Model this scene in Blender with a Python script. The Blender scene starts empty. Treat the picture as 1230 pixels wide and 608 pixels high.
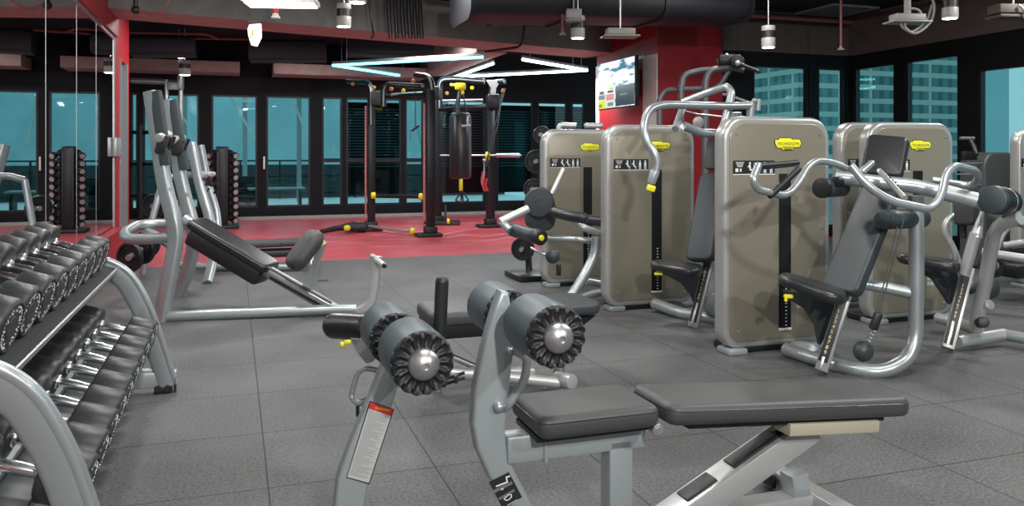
import bpy, bmesh, math, random
from mathutils import Vector, Matrix
random.seed(7)
sc = bpy.context.scene
COL = sc.collection
PI = math.pi
# ---------------------------------------------------------------- camera
F, EYE, CX, HY = 983.0, 1.3, 615.0, 185.0      # focal length in px of a 1230 wide frame, eye height, horizon
cam = bpy.data.cameras.new('camera'); camo = bpy.data.objects.new('camera', cam); COL.objects.link(camo)
cam.sensor_width = 36; cam.lens = F / 1230 * 36; cam.shift_y = -119 / 1230; cam.clip_end = 300
camo.location = (0, 0, EYE); camo.rotation_euler = (PI / 2, 0, 0)
sc.camera = camo
# ---------------------------------------------------------------- exposure, world, lights
vs = sc.view_settings
vs.view_transform = 'Standard'; vs.look = 'None'; vs.gamma = 1; vs.use_curve_mapping = False; vs.exposure = 0.0
wd = bpy.data.worlds.new('world'); sc.world = wd; wd.use_nodes = True
wn = wd.node_tree.nodes; wn['Background'].inputs[0].default_value = (0.60, 0.76, 0.79, 1); wn['Background'].inputs[1].default_value = 1.35

YAW = math.atan(335 / 983); CO, SI = math.cos(YAW), math.sin(YAW)
A = Vector((-SI, CO, 0)); B = Vector((CO, SI, 0)); UP = Vector((0, 0, 1))
def Rm(b, a, z=0.0): return B * b + A * a + UP * z          # room coordinates (across, along, up)
def P(px, py, d): return Vector(((px - CX) / F * d, d, EYE - (py - HY) / F * d))
def G(px, py, z=0.0): return P(px, py, F * (EYE - z) / (py - HY))
def onA(px, py, a): return P(px, py, a / (CO - SI * (px - CX) / F))
def onB(px, py, b): return P(px, py, b / (CO * (px - CX) / F + SI))
def bA(px, a): k = (px - CX) / F; return a / (CO - SI * k) * (CO * k + SI)
def aB(px, b): k = (px - CX) / F; return b / (CO * k + SI) * (CO - SI * k)
ROOM = Matrix.Rotation(YAW, 4, 'Z')

def area_light(name, loc, size, power, col=(1, .97, .93), sizey=None, rot=(0, 0, 0)):
    l = bpy.data.lights.new(name, 'AREA'); l.energy = power; l.color = col; l.size = size
    if sizey: l.shape = 'RECTANGLE'; l.size_y = sizey
    o = bpy.data.objects.new(name, l); COL.objects.link(o); o.location = loc; o.rotation_euler = rot
    return o
LS = 1.0
area_light('ceiling_lamp_light', Rm(.5, -2.4, 3.25), .20, 230 * LS, rot=(math.radians(38), 0, 0))
area_light('ceiling_lamp_light', Rm(3.6, -1.8, 3.25), .20, 150 * LS, rot=(math.radians(35), 0, 0))
for b, a, p in ((1.0, 2.0, 42), (3.6, 2.6, 60), (5.8, 3.6, 60), (0.4, 4.8, 55), (2.4, 5.6, 42), (-0.3, 7.4, 55), (2.0, 8.8, 50), (5.2, 7.4, 42), (7.6, 5.6, 50)):
    area_light('ceiling_lamp_light', Rm(b, a, 3.3), .28, p * LS, rot=(0, 0, YAW))
for b, a, p in ((-.2, 12.2, 75), (3.0, 13.2, 75), (1.2, 15.0, 55)):
    area_light('ceiling_lamp_light', Rm(b, a, 3.2), .6, p * LS, (1, .93, .92), rot=(0, 0, YAW))

# ---------------------------------------------------------------- materials
def mat(name, col, metal=0.0, rough=0.5, var=0.06, scale=30.0, bump=0.0, bscale=200.0, emit=None, estr=0.0, spec=0.5, coat=0.0):
    m = bpy.data.materials.new(name); m.use_nodes = True
    nt = m.node_tree; n = nt.nodes; L = nt.links; bs = n['Principled BSDF']
    bs.inputs['Metallic'].default_value = metal; bs.inputs['Roughness'].default_value = rough
    bs.inputs['Specular IOR Level'].default_value = spec; bs.inputs['Coat Weight'].default_value = coat
    tc = n.new('ShaderNodeTexCoord'); nz = n.new('ShaderNodeTexNoise'); nz.inputs['Scale'].default_value = scale; nz.inputs['Detail'].default_value = 4
    L.new(tc.outputs['Object'], nz.inputs['Vector'])
    mx = n.new('ShaderNodeMix'); mx.data_type = 'RGBA'
    c = Vector(col[:3]); lo = c * (1 - var); hi = c * (1 + var)
    mx.inputs[6].default_value = (*lo, 1); mx.inputs[7].default_value = (*hi, 1)
    L.new(nz.outputs['Fac'], mx.inputs[0]); L.new(mx.outputs[2], bs.inputs['Base Color'])
    if bump:
        n2 = n.new('ShaderNodeTexNoise'); n2.inputs['Scale'].default_value = bscale; L.new(tc.outputs['Object'], n2.inputs['Vector'])
        bp = n.new('ShaderNodeBump'); bp.inputs['Strength'].default_value = bump; bp.inputs['Distance'].default_value = .01
        L.new(n2.outputs['Fac'], bp.inputs['Height']); L.new(bp.outputs['Normal'], bs.inputs['Normal'])
    if emit:
        bs.inputs['Emission Color'].default_value = (*emit, 1); bs.inputs['Emission Strength'].default_value = estr
    return m
M = {}
M['silver'] = mat('silver_paint', (.37, .41, .43), .6, .33, .03)
M['silver_light'] = mat('pale_silver_paint', (.47, .49, .49), .5, .36, .03)
M['silver_flat'] = mat('grey_satin_paint', (.32, .36, .375), .35, .38, .04)
M['beige'] = mat('beige_shield_paint', (.265, .245, .195), .35, .33, .03, 8)
M['rim'] = mat('shield_rim_paint', (.42, .43, .42), .5, .33, .03)
M['vinyl'] = mat('black_vinyl', (.046, .048, .050), 0, .48, .10, 60, .08, 350)
M['vinyl_gloss'] = mat('glossy_black_vinyl', (.020, .022, .025), 0, .30, .10, 60, .05, 350)
M['vinyl_grey'] = mat('grey_vinyl', (.034, .043, .050), 0, .45, .08, 60, .06, 350)
M['vinyl_blue'] = mat('blue_grey_vinyl', (.032, .044, .052), 0, .42, .08, 60, .06, 350)
M['foam'] = mat('blue_grey_roller_foam', (.058, .086, .102), 0, .42, .06, 40, .05, 300)
M['black'] = mat('black_plastic', (.012, .013, .015), 0, .45, .1, 60)
M['blackm'] = mat('black_metal', (.016, .018, .022), .4, .38, .1, 60)
M['rubber'] = mat('dumbbell_rubber', (.026, .029, .032), 0, .42, .12, 60, .08, 300)
M['chrome'] = mat('chrome', (.74, .76, .78), 1, .24, .02)
M['steel'] = mat('brushed_steel', (.50, .51, .52), .9, .36, .04)
M['white'] = mat('white_plastic', (.75, .75, .73), 0, .4, .03)
M['decalw'] = mat('white_print', (.75, .78, .78), 0, .5, .03)
M['cream'] = mat('cream_metal', (.40, .38, .29), .1, .45, .03)
M['yellow'] = mat('yellow_plastic', (.80, .74, .02), 0, .4, .04)
M['emblem'] = mat('yellow_badge', (.78, .78, .03), 0, .4, .04)
M['gold'] = mat('pale_yellow_print', (.75, .68, .38), 0, .5, .05)
M['red'] = mat('red_paint', (.33, .010, .018), 0, .45, .06, 6)
M['redp'] = mat('red_plastic', (.55, .03, .03), 0, .4, .05)
M['pink'] = mat('red_strip_plastic', (.62, .22, .22), 0, .45, .05)
M['paper'] = mat('grey_label_paper', (.42, .44, .44), 0, .55, .05)
M['dark'] = mat('black_wall_paint', (.006, .007, .009), 0, .6, .2, 5, spec=.2)
M['ceil'] = mat('dark_ceiling_paint', (.018, .016, .019), 0, .8, .5, 3, spec=.2)
M['conc'] = mat('grey_concrete', (.22, .212, .205), 0, .85, .35, 4, .4, 14)
M['conc_lit'] = mat('pink_lit_concrete', (.36, .27, .25), 0, .85, .25, 5, .4, 14)  # pink light painted into the concrete colour, for beam undersides and far beams
M['brown'] = mat('brown_grey_plaster', (.085, .068, .062), 0, .85, .25, 3, .2, 12)
M['duct'] = mat('black_duct_skin', (.012, .013, .018), 0, .6, .4, 5)
M['pipe'] = mat('reddish_pipe_paint', (.22, .07, .07), .1, .5, .2, 5)
M['rope'] = mat('pale_cable', (.30, .30, .28), 0, .5, .05)
M['kerb'] = mat('pale_kerb_stone', (.33, .29, .27), 0, .7, .1, 10)
M['terr'] = mat('terrace_paving', (.88, .92, .92), 0, .7, .1, 4)
M['lamp'] = mat('lamp_glow', (1, 1, 1), 0, .5, 0, emit=(1, .99, .96), estr=6)
M['lampw'] = mat('warm_lamp_glow', (1, 1, 1), 0, .5, 0, emit=(1, .93, .78), estr=1.4)
M['endmetal'] = mat('bright_end_metal', (.42, .42, .40), .3, .30, .03)
M['spotgrey'] = mat('light_grey_housing', (.33, .33, .32), 0, .45, .03)
M['shade_grey'] = mat('shaded_grey_tube_paint', (.13, .13, .14), .4, .4, .03)  # grey tube paint darkened, the shade around the machine is in the colour
M['orange'] = mat('orange_plastic', (.40, .20, .05))
M['mat'] = mat('shelf_rubber_mat', (.03, .033, .036), 0, .85, .2, 60, .3, 200, spec=.2)
M['cyan'] = mat('cyan_tube_glow', (.3, .8, .9), 0, .5, 0, emit=(.18, .80, 1.0), estr=3.2)
M['wtube'] = mat('white_tube_glow', (.9, 1, 1), 0, .5, 0, emit=(.75, .97, 1.0), estr=9)

def glass_mat():
    m = bpy.data.materials.new('tinted_window_glass'); m.use_nodes = True
    n = m.node_tree.nodes; L = m.node_tree.links; n.clear()
    out = n.new('ShaderNodeOutputMaterial'); tr = n.new('ShaderNodeBsdfTransparent'); gl = n.new('ShaderNodeBsdfGlossy')
    tr.inputs[0].default_value = (.54, .75, .78, 1); gl.inputs['Roughness'].default_value = .01; gl.inputs[0].default_value = (.8, .95, 1, 1)
    fr = n.new('ShaderNodeLayerWeight'); fr.inputs[0].default_value = .5
    pw = n.new('ShaderNodeMath'); pw.operation = 'POWER'; L.new(fr.outputs['Facing'], pw.inputs[0]); pw.inputs[1].default_value = 3.5
    ad = n.new('ShaderNodeMath'); ad.operation = 'MULTIPLY_ADD'; L.new(pw.outputs[0], ad.inputs[0]); ad.inputs[1].default_value = .6; ad.inputs[2].default_value = .035
    mx = n.new('ShaderNodeMixShader'); L.new(ad.outputs[0], mx.inputs[0]); L.new(tr.outputs[0], mx.inputs[1]); L.new(gl.outputs[0], mx.inputs[2]); L.new(mx.outputs[0], out.inputs[0])
    return m
M['glass'] = glass_mat()
def mirror_mat():
    m = bpy.data.materials.new('mirror_glass'); m.use_nodes = True
    bs = m.node_tree.nodes['Principled BSDF']; bs.inputs['Base Color'].default_value = (.70, .74, .74, 1)
    bs.inputs['Metallic'].default_value = 1; bs.inputs['Roughness'].default_value = 0.004
    return m
M['mirror'] = mirror_mat()

def floor_mat(name, base, tile, joint, off=(.13, 3.32), red=False):
    m = bpy.data.materials.new(name); m.use_nodes = True
    nt = m.node_tree; n = nt.nodes; L = nt.links; bs = n['Principled BSDF']
    tc = n.new('ShaderNodeTexCoord'); sep = n.new('ShaderNodeSeparateXYZ'); L.new(tc.outputs['Object'], sep.inputs[0])
    def mth(op, a, b=None, c=None):
        k = n.new('ShaderNodeMath'); k.operation = op
        for i, v in enumerate((a, b, c)):
            if v is None: continue
            if isinstance(v, (int, float)): k.inputs[i].default_value = v
            else: L.new(v, k.inputs[i])
        return k.outputs[0]
    masks = []
    for ax in (0, 1):
        t = mth('DIVIDE', mth('SUBTRACT', sep.outputs[ax], off[ax]), tile)
        fr = mth('FRACT', t)
        d = mth('ABSOLUTE', mth('SUBTRACT', fr, .5))
        masks.append(mth('GREATER_THAN', d, .5 - joint / tile))
    jm = mth('MAXIMUM', masks[0], masks[1])
    n1 = n.new('ShaderNodeTexNoise'); n1.inputs['Scale'].default_value = 260; n1.inputs['Detail'].default_value = 2
    n2 = n.new('ShaderNodeTexNoise'); n2.inputs['Scale'].default_value = 1.6; n2.inputs['Detail'].default_value = 5
    n3 = n.new('ShaderNodeTexNoise'); n3.inputs['Scale'].default_value = 75; n3.inputs['Detail'].default_value = 3; L.new(tc.outputs['Object'], n3.inputs['Vector'])
    L.new(tc.outputs['Object'], n1.inputs['Vector']); L.new(tc.outputs['Object'], n2.inputs['Vector'])
    # each tile has its own faint tone
    fx = mth('FLOOR', mth('DIVIDE', mth('SUBTRACT', sep.outputs[0], off[0]), tile)); fy = mth('FLOOR', mth('DIVIDE', mth('SUBTRACT', sep.outputs[1], off[1]), tile))
    cb = n.new('ShaderNodeCombineXYZ'); L.new(fx, cb.inputs[0]); L.new(fy, cb.inputs[1])
    wn_ = n.new('ShaderNodeTexWhiteNoise'); wn_.noise_dimensions = '3D'; L.new(cb.outputs[0], wn_.inputs['Vector'])
    f = mth('ADD', mth('MULTIPLY', n1.outputs['Fac'], 1.1), mth('MULTIPLY', n2.outputs['Fac'], .9))
    f = mth('ADD', mth('SUBTRACT', f, .5), mth('MULTIPLY', wn_.outputs['Value'], .10)); f = mth('ADD', f, mth('MULTIPLY', mth('SUBTRACT', n3.outputs['Fac'], .5), 1.6))
    mx = n.new('ShaderNodeMix'); mx.data_type = 'RGBA'; c = Vector(base)
    mx.inputs[6].default_value = (*(c * .35), 1); mx.inputs[7].default_value = (*(c * 1.65), 1); L.new(f, mx.inputs[0])
    m2 = n.new('ShaderNodeMix'); m2.data_type = 'RGBA'; m2.inputs[7].default_value = (*(c * .12), 1)
    L.new(jm, m2.inputs[0]); L.new(mx.outputs[2], m2.inputs[6]); L.new(m2.outputs[2], bs.inputs['Base Color'])
    bs.inputs['Roughness'].default_value = .62 if not red else .35
    bs.inputs['Specular IOR Level'].default_value = .4
    bp = n.new('ShaderNodeBump'); bp.inputs['Strength'].default_value = .25; bp.inputs['Distance'].default_value = .004
    L.new(n1.outputs['Fac'], bp.inputs['Height']); L.new(bp.outputs[0], bs.inputs['Normal'])
    return m
M['floor'] = floor_mat('black_rubber_tiles', (.084, .087, .090), .665, .0030)
M['redfloor'] = floor_mat('red_rubber_floor', (.50, .075, .095), 60, .001, red=True)

def facade_mat():
    m = bpy.data.materials.new('tower_block_facade'); m.use_nodes = True
    n = m.node_tree.nodes; L = m.node_tree.links; bs = n['Principled BSDF']
    tc = n.new('ShaderNodeTexCoord'); sp = n.new('ShaderNodeSeparateXYZ'); L.new(tc.outputs['Object'], sp.inputs[0])
    def mth(op, a, b=None):
        k = n.new('ShaderNodeMath'); k.operation = op
        for i, v in enumerate((a, b)):
            if v is None: continue
            if isinstance(v, (int, float)): k.inputs[i].default_value = v
            else: L.new(v, k.inputs[i])
        return k.outputs[0]
    h = mth('ADD', sp.outputs[0], sp.outputs[1])
    band = mth('LESS_THAN', mth('FRACT', mth('DIVIDE', sp.outputs[2], 2.75)), .36)
    col = mth('LESS_THAN', mth('FRACT', mth('DIVIDE', h, 7.5)), .10)
    win = mth('GREATER_THAN', mth('FRACT', mth('DIVIDE', h, 2.5)), .45)
    mk = mth('MAXIMUM', band, col)
    a = n.new('ShaderNodeMix'); a.data_type = 'RGBA'; a.inputs[6].default_value = (.05, .12, .13, 1); a.inputs[7].default_value = (.10, .19, .20, 1); L.new(win, a.inputs[0])
    b = n.new('ShaderNodeMix'); b.data_type = 'RGBA'; b.inputs[7].default_value = (.36, .42, .38, 1); L.new(mk, b.inputs[0]); L.new(a.outputs[2], b.inputs[6]); L.new(b.outputs[2], bs.inputs['Base Color'])
    bs.inputs['Roughness'].default_value = .85
    return m
M['facade'] = facade_mat()
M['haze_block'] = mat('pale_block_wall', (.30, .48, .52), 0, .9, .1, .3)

def screen_mat():
    m = bpy.data.materials.new('television_picture'); m.use_nodes = True
    n = m.node_tree.nodes; L = m.node_tree.links; bs = n['Principled BSDF']
    tc = n.new('ShaderNodeTexCoord'); mp = n.new('ShaderNodeMapping'); mp.inputs['Scale'].default_value = (1.2, 1.2, 5); mp.inputs['Rotation'].default_value = (0, .25, 0)
    nz = n.new('ShaderNodeTexNoise'); nz.inputs['Scale'].default_value = 2.5
    cr = n.new('ShaderNodeValToRGB'); cr.color_ramp.elements[0].position = .38; cr.color_ramp.elements[0].color = (.03, .16, .26, 1); cr.color_ramp.elements[1].position = .52; cr.color_ramp.elements[1].color = (.85, .97, 1, 1)
    L.new(tc.outputs['Object'], mp.inputs[0]); L.new(mp.outputs[0], nz.inputs['Vector']); L.new(nz.outputs['Fac'], cr.inputs[0])
    L.new(cr.outputs[0], bs.inputs['Emission Color']); bs.inputs['Emission Strength'].default_value = 1.1; bs.inputs['Base Color'].default_value = (0.02, .02, .02, 1)
    return m
M['screen'] = screen_mat()
def glow(name, c, s=1.0): return mat(name, (.02, .02, .02), 0, .3, 0, emit=c, estr=s)
M['scr_dark'] = glow('screen_dark_panel', (.012, .03, .05)); M['scr_white'] = glow('screen_white', (.75, .8, .8)); M['scr_yel'] = glow('screen_yellow', (.8, .8, .02))
M['scr_red'] = glow('screen_red', (.75, .25, .25)); M['scr_grey'] = glow('screen_grey', (.2, .25, .22)); M['scr_cy'] = glow('screen_cyan', (.3, .65, .8))
M['picto'] = glow('exit_picto_glow', (.55, .5, .05), 1)

# ---------------------------------------------------------------- mesh builder
def frame(p, z, x=None):
    z = Vector(z).normalized()
    if x is None: x = Vector((1, 0, 0)) if abs(z.x) < .9 else Vector((0, 1, 0))
    x = Vector(x); y = z.cross(x).normalized(); x = y.cross(z).normalized()
    m = Matrix.Identity(4)
    for i in range(3): m[i][0] = x[i]; m[i][1] = y[i]; m[i][2] = z[i]; m[i][3] = p[i]
    return m
def axes(p, x, y, z):
    m = Matrix.Identity(4)
    for i in range(3): m[i][0] = x[i]; m[i][1] = y[i]; m[i][2] = z[i]; m[i][3] = p[i]
    return m
def rrect(w, h, r, n=6, cx=0, cy=0):
    if not isinstance(r, (tuple, list)): r = (r,) * 4
    out = []
    for (sx, sy, a0, rr) in ((1, 1, 0, r[0]), (-1, 1, 90, r[1]), (-1, -1, 180, r[2]), (1, -1, 270, r[3])):
        for i in range(n + 1):
            t = math.radians(a0 + 90 * i / n)
            out.append((cx + sx * (w / 2 - rr) + rr * math.cos(t), cy + sy * (h / 2 - rr) + rr * math.sin(t)))
    return out
def inset(o, d):
    n = len(o); res = []
    area = sum(o[i][0] * o[(i + 1) % n][1] - o[(i + 1) % n][0] * o[i][1] for i in range(n))
    s = 1 if area > 0 else -1
    for i in range(n):
        a = Vector(o[i - 1]); b = Vector(o[i]); c = Vector(o[(i + 1) % n])
        e1 = (b - a); e2 = (c - b)
        e1 = e1.normalized() if e1.length > 1e-9 else e2.normalized(); e2 = e2.normalized() if e2.length > 1e-9 else e1
        nn = Vector((-(e1.y + e2.y), e1.x + e2.x)); k = nn.length
        if k < 1e-6: res.append((b.x, b.y)); continue
        nn /= k; cosh = max(.5, nn.dot(Vector((-e1.y, e1.x))))
        q = b + nn * (s * d / cosh); res.append((q.x, q.y))
    return res
class MB:
    def __init__(s): s.v = []; s.f = []; s.mi = []; s.cur = 0
    def add(s, vs_, fs, M4=None):
        o = len(s.v)
        for v in vs_: s.v.append((M4 @ Vector(v)) if M4 else Vector(v))
        for f in fs: s.f.append(tuple(i + o for i in f)); s.mi.append(s.cur)
        return s
    def box(s, c, size, rot=None, bev=0.0, seg=2):
        bm = bmesh.new(); bmesh.ops.create_cube(bm, size=1)
        for v in bm.verts: v.co = Vector((v.co.x * size[0], v.co.y * size[1], v.co.z * size[2]))
        if bev: bmesh.ops.bevel(bm, geom=bm.edges[:], offset=min(bev, min(size) * .49), segments=seg, profile=.5, affect='EDGES')
        m = Matrix.Translation(Vector(c)) @ (rot.to_4x4() if rot else Matrix.Identity(4))
        bm.verts.index_update(); s.add([v.co.copy() for v in bm.verts], [[v.index for v in f.verts] for f in bm.faces], m); bm.free(); return s
    def slab(s, outline, t, er=0.0, M4=None, n=4, both=True):
        lay = []
        if er > 0 and both: lay += [(er * math.cos(q * PI / 2 / n - 0) if 0 else er * (1 - math.sin(q * PI / 2 / n)), er * (1 - math.cos(q * PI / 2 / n))) for q in range(n + 1)]
        else: lay += [(0, 0)]
        if er > 0: lay += [(er * (1 - math.cos(q * PI / 2 / n)), t - er * (1 - math.sin(q * PI / 2 / n))) for q in range(n + 1)]
        else: lay += [(0, t)]
        vs_ = []; m = len(outline)
        for d, z in lay:
            for x, y in (inset(outline, d) if d > 1e-7 else outline): vs_.append((x, y, z))
        fs = []
        for k in range(len(lay) - 1):
            for i in range(m): j = (i + 1) % m; fs.append((k * m + i, k * m + j, (k + 1) * m + j, (k + 1) * m + i))
        fs.append(tuple(reversed(range(m)))); fs.append(tuple((len(lay) - 1) * m + i for i in range(m)))
        return s.add(vs_, fs, M4)
    def lathe(s, prof, M4, n=24):
        vs_ = []; fs = []; m = len(prof)
        for i in range(n):
            t = 2 * PI * i / n
            for r, h in prof: vs_.append((max(r, 1e-4) * math.cos(t), max(r, 1e-4) * math.sin(t), h))
        for i in range(n):
            j = (i + 1) % n
            for k in range(m - 1): fs.append((i * m + k, j * m + k, j * m + k + 1, i * m + k + 1))
        fs.append(tuple(i * m for i in reversed(range(n)))); fs.append(tuple(i * m + m - 1 for i in range(n)))
        return s.add(vs_, fs, M4)
    def cyl(s, p0, p1, r, bev=0.0, n=20, r1=None):
        p0 = Vector(p0); p1 = Vector(p1); L_ = (p1 - p0).length; r1 = r if r1 is None else r1
        if bev: pr = [(r - bev, 0), (r - bev * .3, bev * .3), (r, bev), (r1, L_ - bev), (r1 - bev * .3, L_ - bev * .3), (r1 - bev, L_)]
        else: pr = [(r, 0), (r1, L_)]
        return s.lathe(pr, frame(p0, p1 - p0), n)
    def ball(s, c, r, sc_=(1, 1, 1), n=16):
        pr = [(r * math.sin(PI * k / n), -r * math.cos(PI * k / n)) for k in range(n + 1)]
        return s.lathe(pr, Matrix.Translation(Vector(c)) @ Matrix.Diagonal((*sc_, 1)), n + 4)
    def tube(s, pts, r, fil=0.0, prof=None, up=None, n=14, closed=False, seg=6, round_end=False, r1=None):
        pts = [Vector(p) for p in pts]; path = []
        N = len(pts)
        for i, p in enumerate(pts):
            if fil > 0 and (closed or 0 < i < N - 1):
                a = pts[i - 1]; c = pts[(i + 1) % N]; d1 = (a - p); d2 = (c - p)
                f = min(fil, d1.length * .48, d2.length * .48); q0 = p + d1.normalized() * f; q1 = p + d2.normalized() * f
                for k in range(seg + 1):
                    t = k / seg; path.append(q0 * (1 - t) ** 2 + p * (2 * t * (1 - t)) + q1 * t * t)
            else: path.append(p)
        if prof is None: prof = [(math.cos(2 * PI * k / n), math.sin(2 * PI * k / n)) for k in range(n)]; unit = True
        else: unit = False
        m = len(prof); K = len(path); vs_ = []; prev = None
        tot = sum((path[i + 1] - path[i]).length for i in range(K - 1)) or 1; run = 0
        for i in range(K):
            if closed: t = (path[(i + 1) % K] - path[i - 1]).normalized()
            elif i == 0: t = (path[1] - path[0]).normalized()
            elif i == K - 1: t = (path[-1] - path[-2]).normalized()
            else: t = ((path[i + 1] - path[i]).normalized() + (path[i] - path[i - 1]).normalized()).normalized()
            if prev is None:
                u = Vector(up) if up is not None else (Vector((0, 0, 1)) if abs(t.z) < .9 else Vector((1, 0, 0)))
            else: u = prev
            if up is not None: u = Vector(up)
            u = (u - t * u.dot(t)).normalized(); w = t.cross(u); prev = u
            if i: run += (path[i] - path[i - 1]).length
            rr = (r if r1 is None else r + (r1 - r) * run / tot) if unit else 1
            for x, y in prof: vs_.append(path[i] + u * (x * rr) + w * (y * rr))
        fs = []
        for k in range(K if closed else K - 1):
            k2 = (k + 1) % K
            for i in range(m): j = (i + 1) % m; fs.append((k * m + i, k * m + j, k2 * m + j, k2 * m + i))
        if not closed: fs.append(tuple(reversed(range(m)))); fs.append(tuple((K - 1) * m + i for i in range(m)))
        s.add(vs_, fs)
        if round_end:
            for q, t in ((path[0], path[0] - path[1]), (path[-1], path[-1] - path[-2])):
                s.lathe([(r * math.cos(PI / 2 * k / 5), r * .8 * math.sin(PI / 2 * k / 5)) for k in range(6)], frame(q, t), n)
        return s
    def text(s, body, size, M4, ext=.0008, shear=0):
        cu = bpy.data.curves.new('t', 'FONT'); cu.body = body; cu.size = size; cu.extrude = ext; cu.align_x = 'CENTER'; cu.align_y = 'CENTER'; cu.resolution_u = 2; cu.shear = shear
        ob = bpy.data.objects.new('t', cu); COL.objects.link(ob); dg = bpy.context.evaluated_depsgraph_get()
        me = bpy.data.meshes.new_from_object(ob.evaluated_get(dg))
        s.add([v.co.copy() for v in me.vertices], [tuple(p.vertices) for p in me.polygons], M4)
        bpy.data.objects.remove(ob); bpy.data.curves.remove(cu); bpy.data.meshes.remove(me); return s
WM = {}
def finish(mb, name, mats, M4, parent=None, smooth=40):
    inv = M4.inverted(); me = bpy.data.meshes.new(name)
    me.from_pydata([tuple(inv @ v) for v in mb.v], [], mb.f)
    if not isinstance(mats, (list, tuple)): mats = [mats]
    for m in mats: me.materials.append(m)
    for i, p in enumerate(me.polygons): p.material_index = min(mb.mi[i], len(mats) - 1)
    bm = bmesh.new(); bm.from_mesh(me); bmesh.ops.recalc_face_normals(bm, faces=bm.faces[:])
    th = math.radians(smooth)
    for f in bm.faces: f.smooth = True
    for e in bm.edges:
        if len(e.link_faces) == 2 and e.calc_face_angle(0) > th: e.smooth = False
    bm.to_mesh(me); bm.free()
    o = bpy.data.objects.new(name, me); COL.objects.link(o)
    return o
def tag(o, label=None, cat=None, group=None, kind=None):
    if label: o['label'] = label
    if cat: o['category'] = cat
    if group: o['group'] = group
    if kind: o['kind'] = kind
    return o
def thing(name, label, cat, loc=(0, 0, 0), rotz=0.0, group=None, rot=None):
    o = bpy.data.objects.new(name, None); COL.objects.link(o); o.empty_display_size = .1
    m = Matrix.Translation(Vector(loc)) @ (rot.to_4x4() if rot else Matrix.Rotation(rotz, 4, 'Z'))
    o.matrix_world = m; WM[o.name] = m; tag(o, label, cat, group)
    return o
def part(name, mb, mats, parent, label=None, local=False, smooth=40):
    pm = WM[parent.name]
    o = finish(mb, name, mats, Matrix.Identity(4) if local else pm, smooth=smooth)
    o.parent = parent; WM[o.name] = pm
    if label: o['label'] = label
    return o
def single(name, mb, mats, label, cat, group=None, loc=None, rotz=0.0, smooth=40):
    if loc is None:
        n = len(mb.v); c = sum(mb.v, Vector()) / n; loc = Vector((c.x, c.y, min(v.z for v in mb.v)))
    m = Matrix.Translation(loc) @ Matrix.Rotation(rotz, 4, 'Z')
    o = finish(mb, name, mats, m, smooth=smooth); o.matrix_world = m; WM[o.name] = m
    return tag(o, label, cat, group)
def struct(name, mb, mats, parent=None, rotz=YAW):
    m = Matrix.Rotation(rotz, 4, 'Z')
    if parent is not None:
        return part(name, mb, mats, parent)
    o = finish(mb, name, mats, m); o.matrix_world = m; WM[o.name] = m; o['kind'] = 'structure'
    return o
def copy_tree(o, parent=None, mw=None, label=None, group=None):
    c = o.copy(); COL.objects.link(c)
    if parent is None:
        c.matrix_world = mw; WM[c.name] = mw
        if label: c['label'] = label
        if group: c['group'] = group
    else: c.parent = parent; WM[c.name] = WM[parent.name]
    for ch in [k for k in list(COL.objects) if k.parent == o]: copy_tree(ch, c)
    return c
def rbox(mb, b0, b1, a0, a1, z0, z1, bev=0):                 # a box in room coordinates
    return mb.box(Rm((b0 + b1) / 2, (a0 + a1) / 2, (z0 + z1) / 2), (abs(b1 - b0), abs(a1 - a0), abs(z1 - z0)), ROOM.to_3x3(), bev)

# ================================================================ SETTING
BL, AB = -1.38, 17.0           # mirror wall plane, back window plane
BR, AR = 9.27, 10.58           # right window wall plane and its corner return
CEIL = 3.47
mb = MB(); rbox(mb, -6, BR + .2, -3, 10.2, -.1, 0); struct('floor', mb, M['floor'])
mb = MB(); rbox(mb, -6, BR + .2, 10.2, AB, -.1, 0.0); struct('floor', mb, M['redfloor'])
mb = MB(); rbox(mb, -6, 7.9, AB - .32, AB - .12, 0, .07, .01); struct('trim_1', mb, M['kerb'])
mb = MB(); rbox(mb, -6, BR + .2, -3, AB + .2, CEIL, CEIL + .1); struct('ceiling', mb, M['ceil'])

# white line pattern on the red floor
mb = MB()
def line_on_floor(p0, p1, w=.03):
    p0 = G(*p0, .003); p1 = G(*p1, .003); d = (p1 - p0).normalized(); s = Vector((-d.y, d.x, 0)) * w / 2
    mb.add([p0 - s, p1 - s, p1 + s, p0 + s], [(0, 1, 2, 3)])
for l in (((449, 283), (500, 275)), ((468, 283), (520, 277)), ((436, 287), (505, 288)), ((392, 290), (440, 293)), ((449, 296), (492, 296)), ((496, 296), (535, 295)), ((520, 283), (585, 273)), ((530, 290), (584, 289)), ((584, 289), (615, 285)),
          ((520, 271), (560, 268)), ((536, 286), (560, 281)), ((575, 285), (606, 281)), ((560, 268), (618, 272)), ((385, 284), (412, 286)), ((470, 279), (450, 275))):
    line_on_floor(*l)
o = struct('trim_2', mb, mat('faded_white_paint', (.75, .45, .46), 0, .5, .2, 20))

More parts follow.
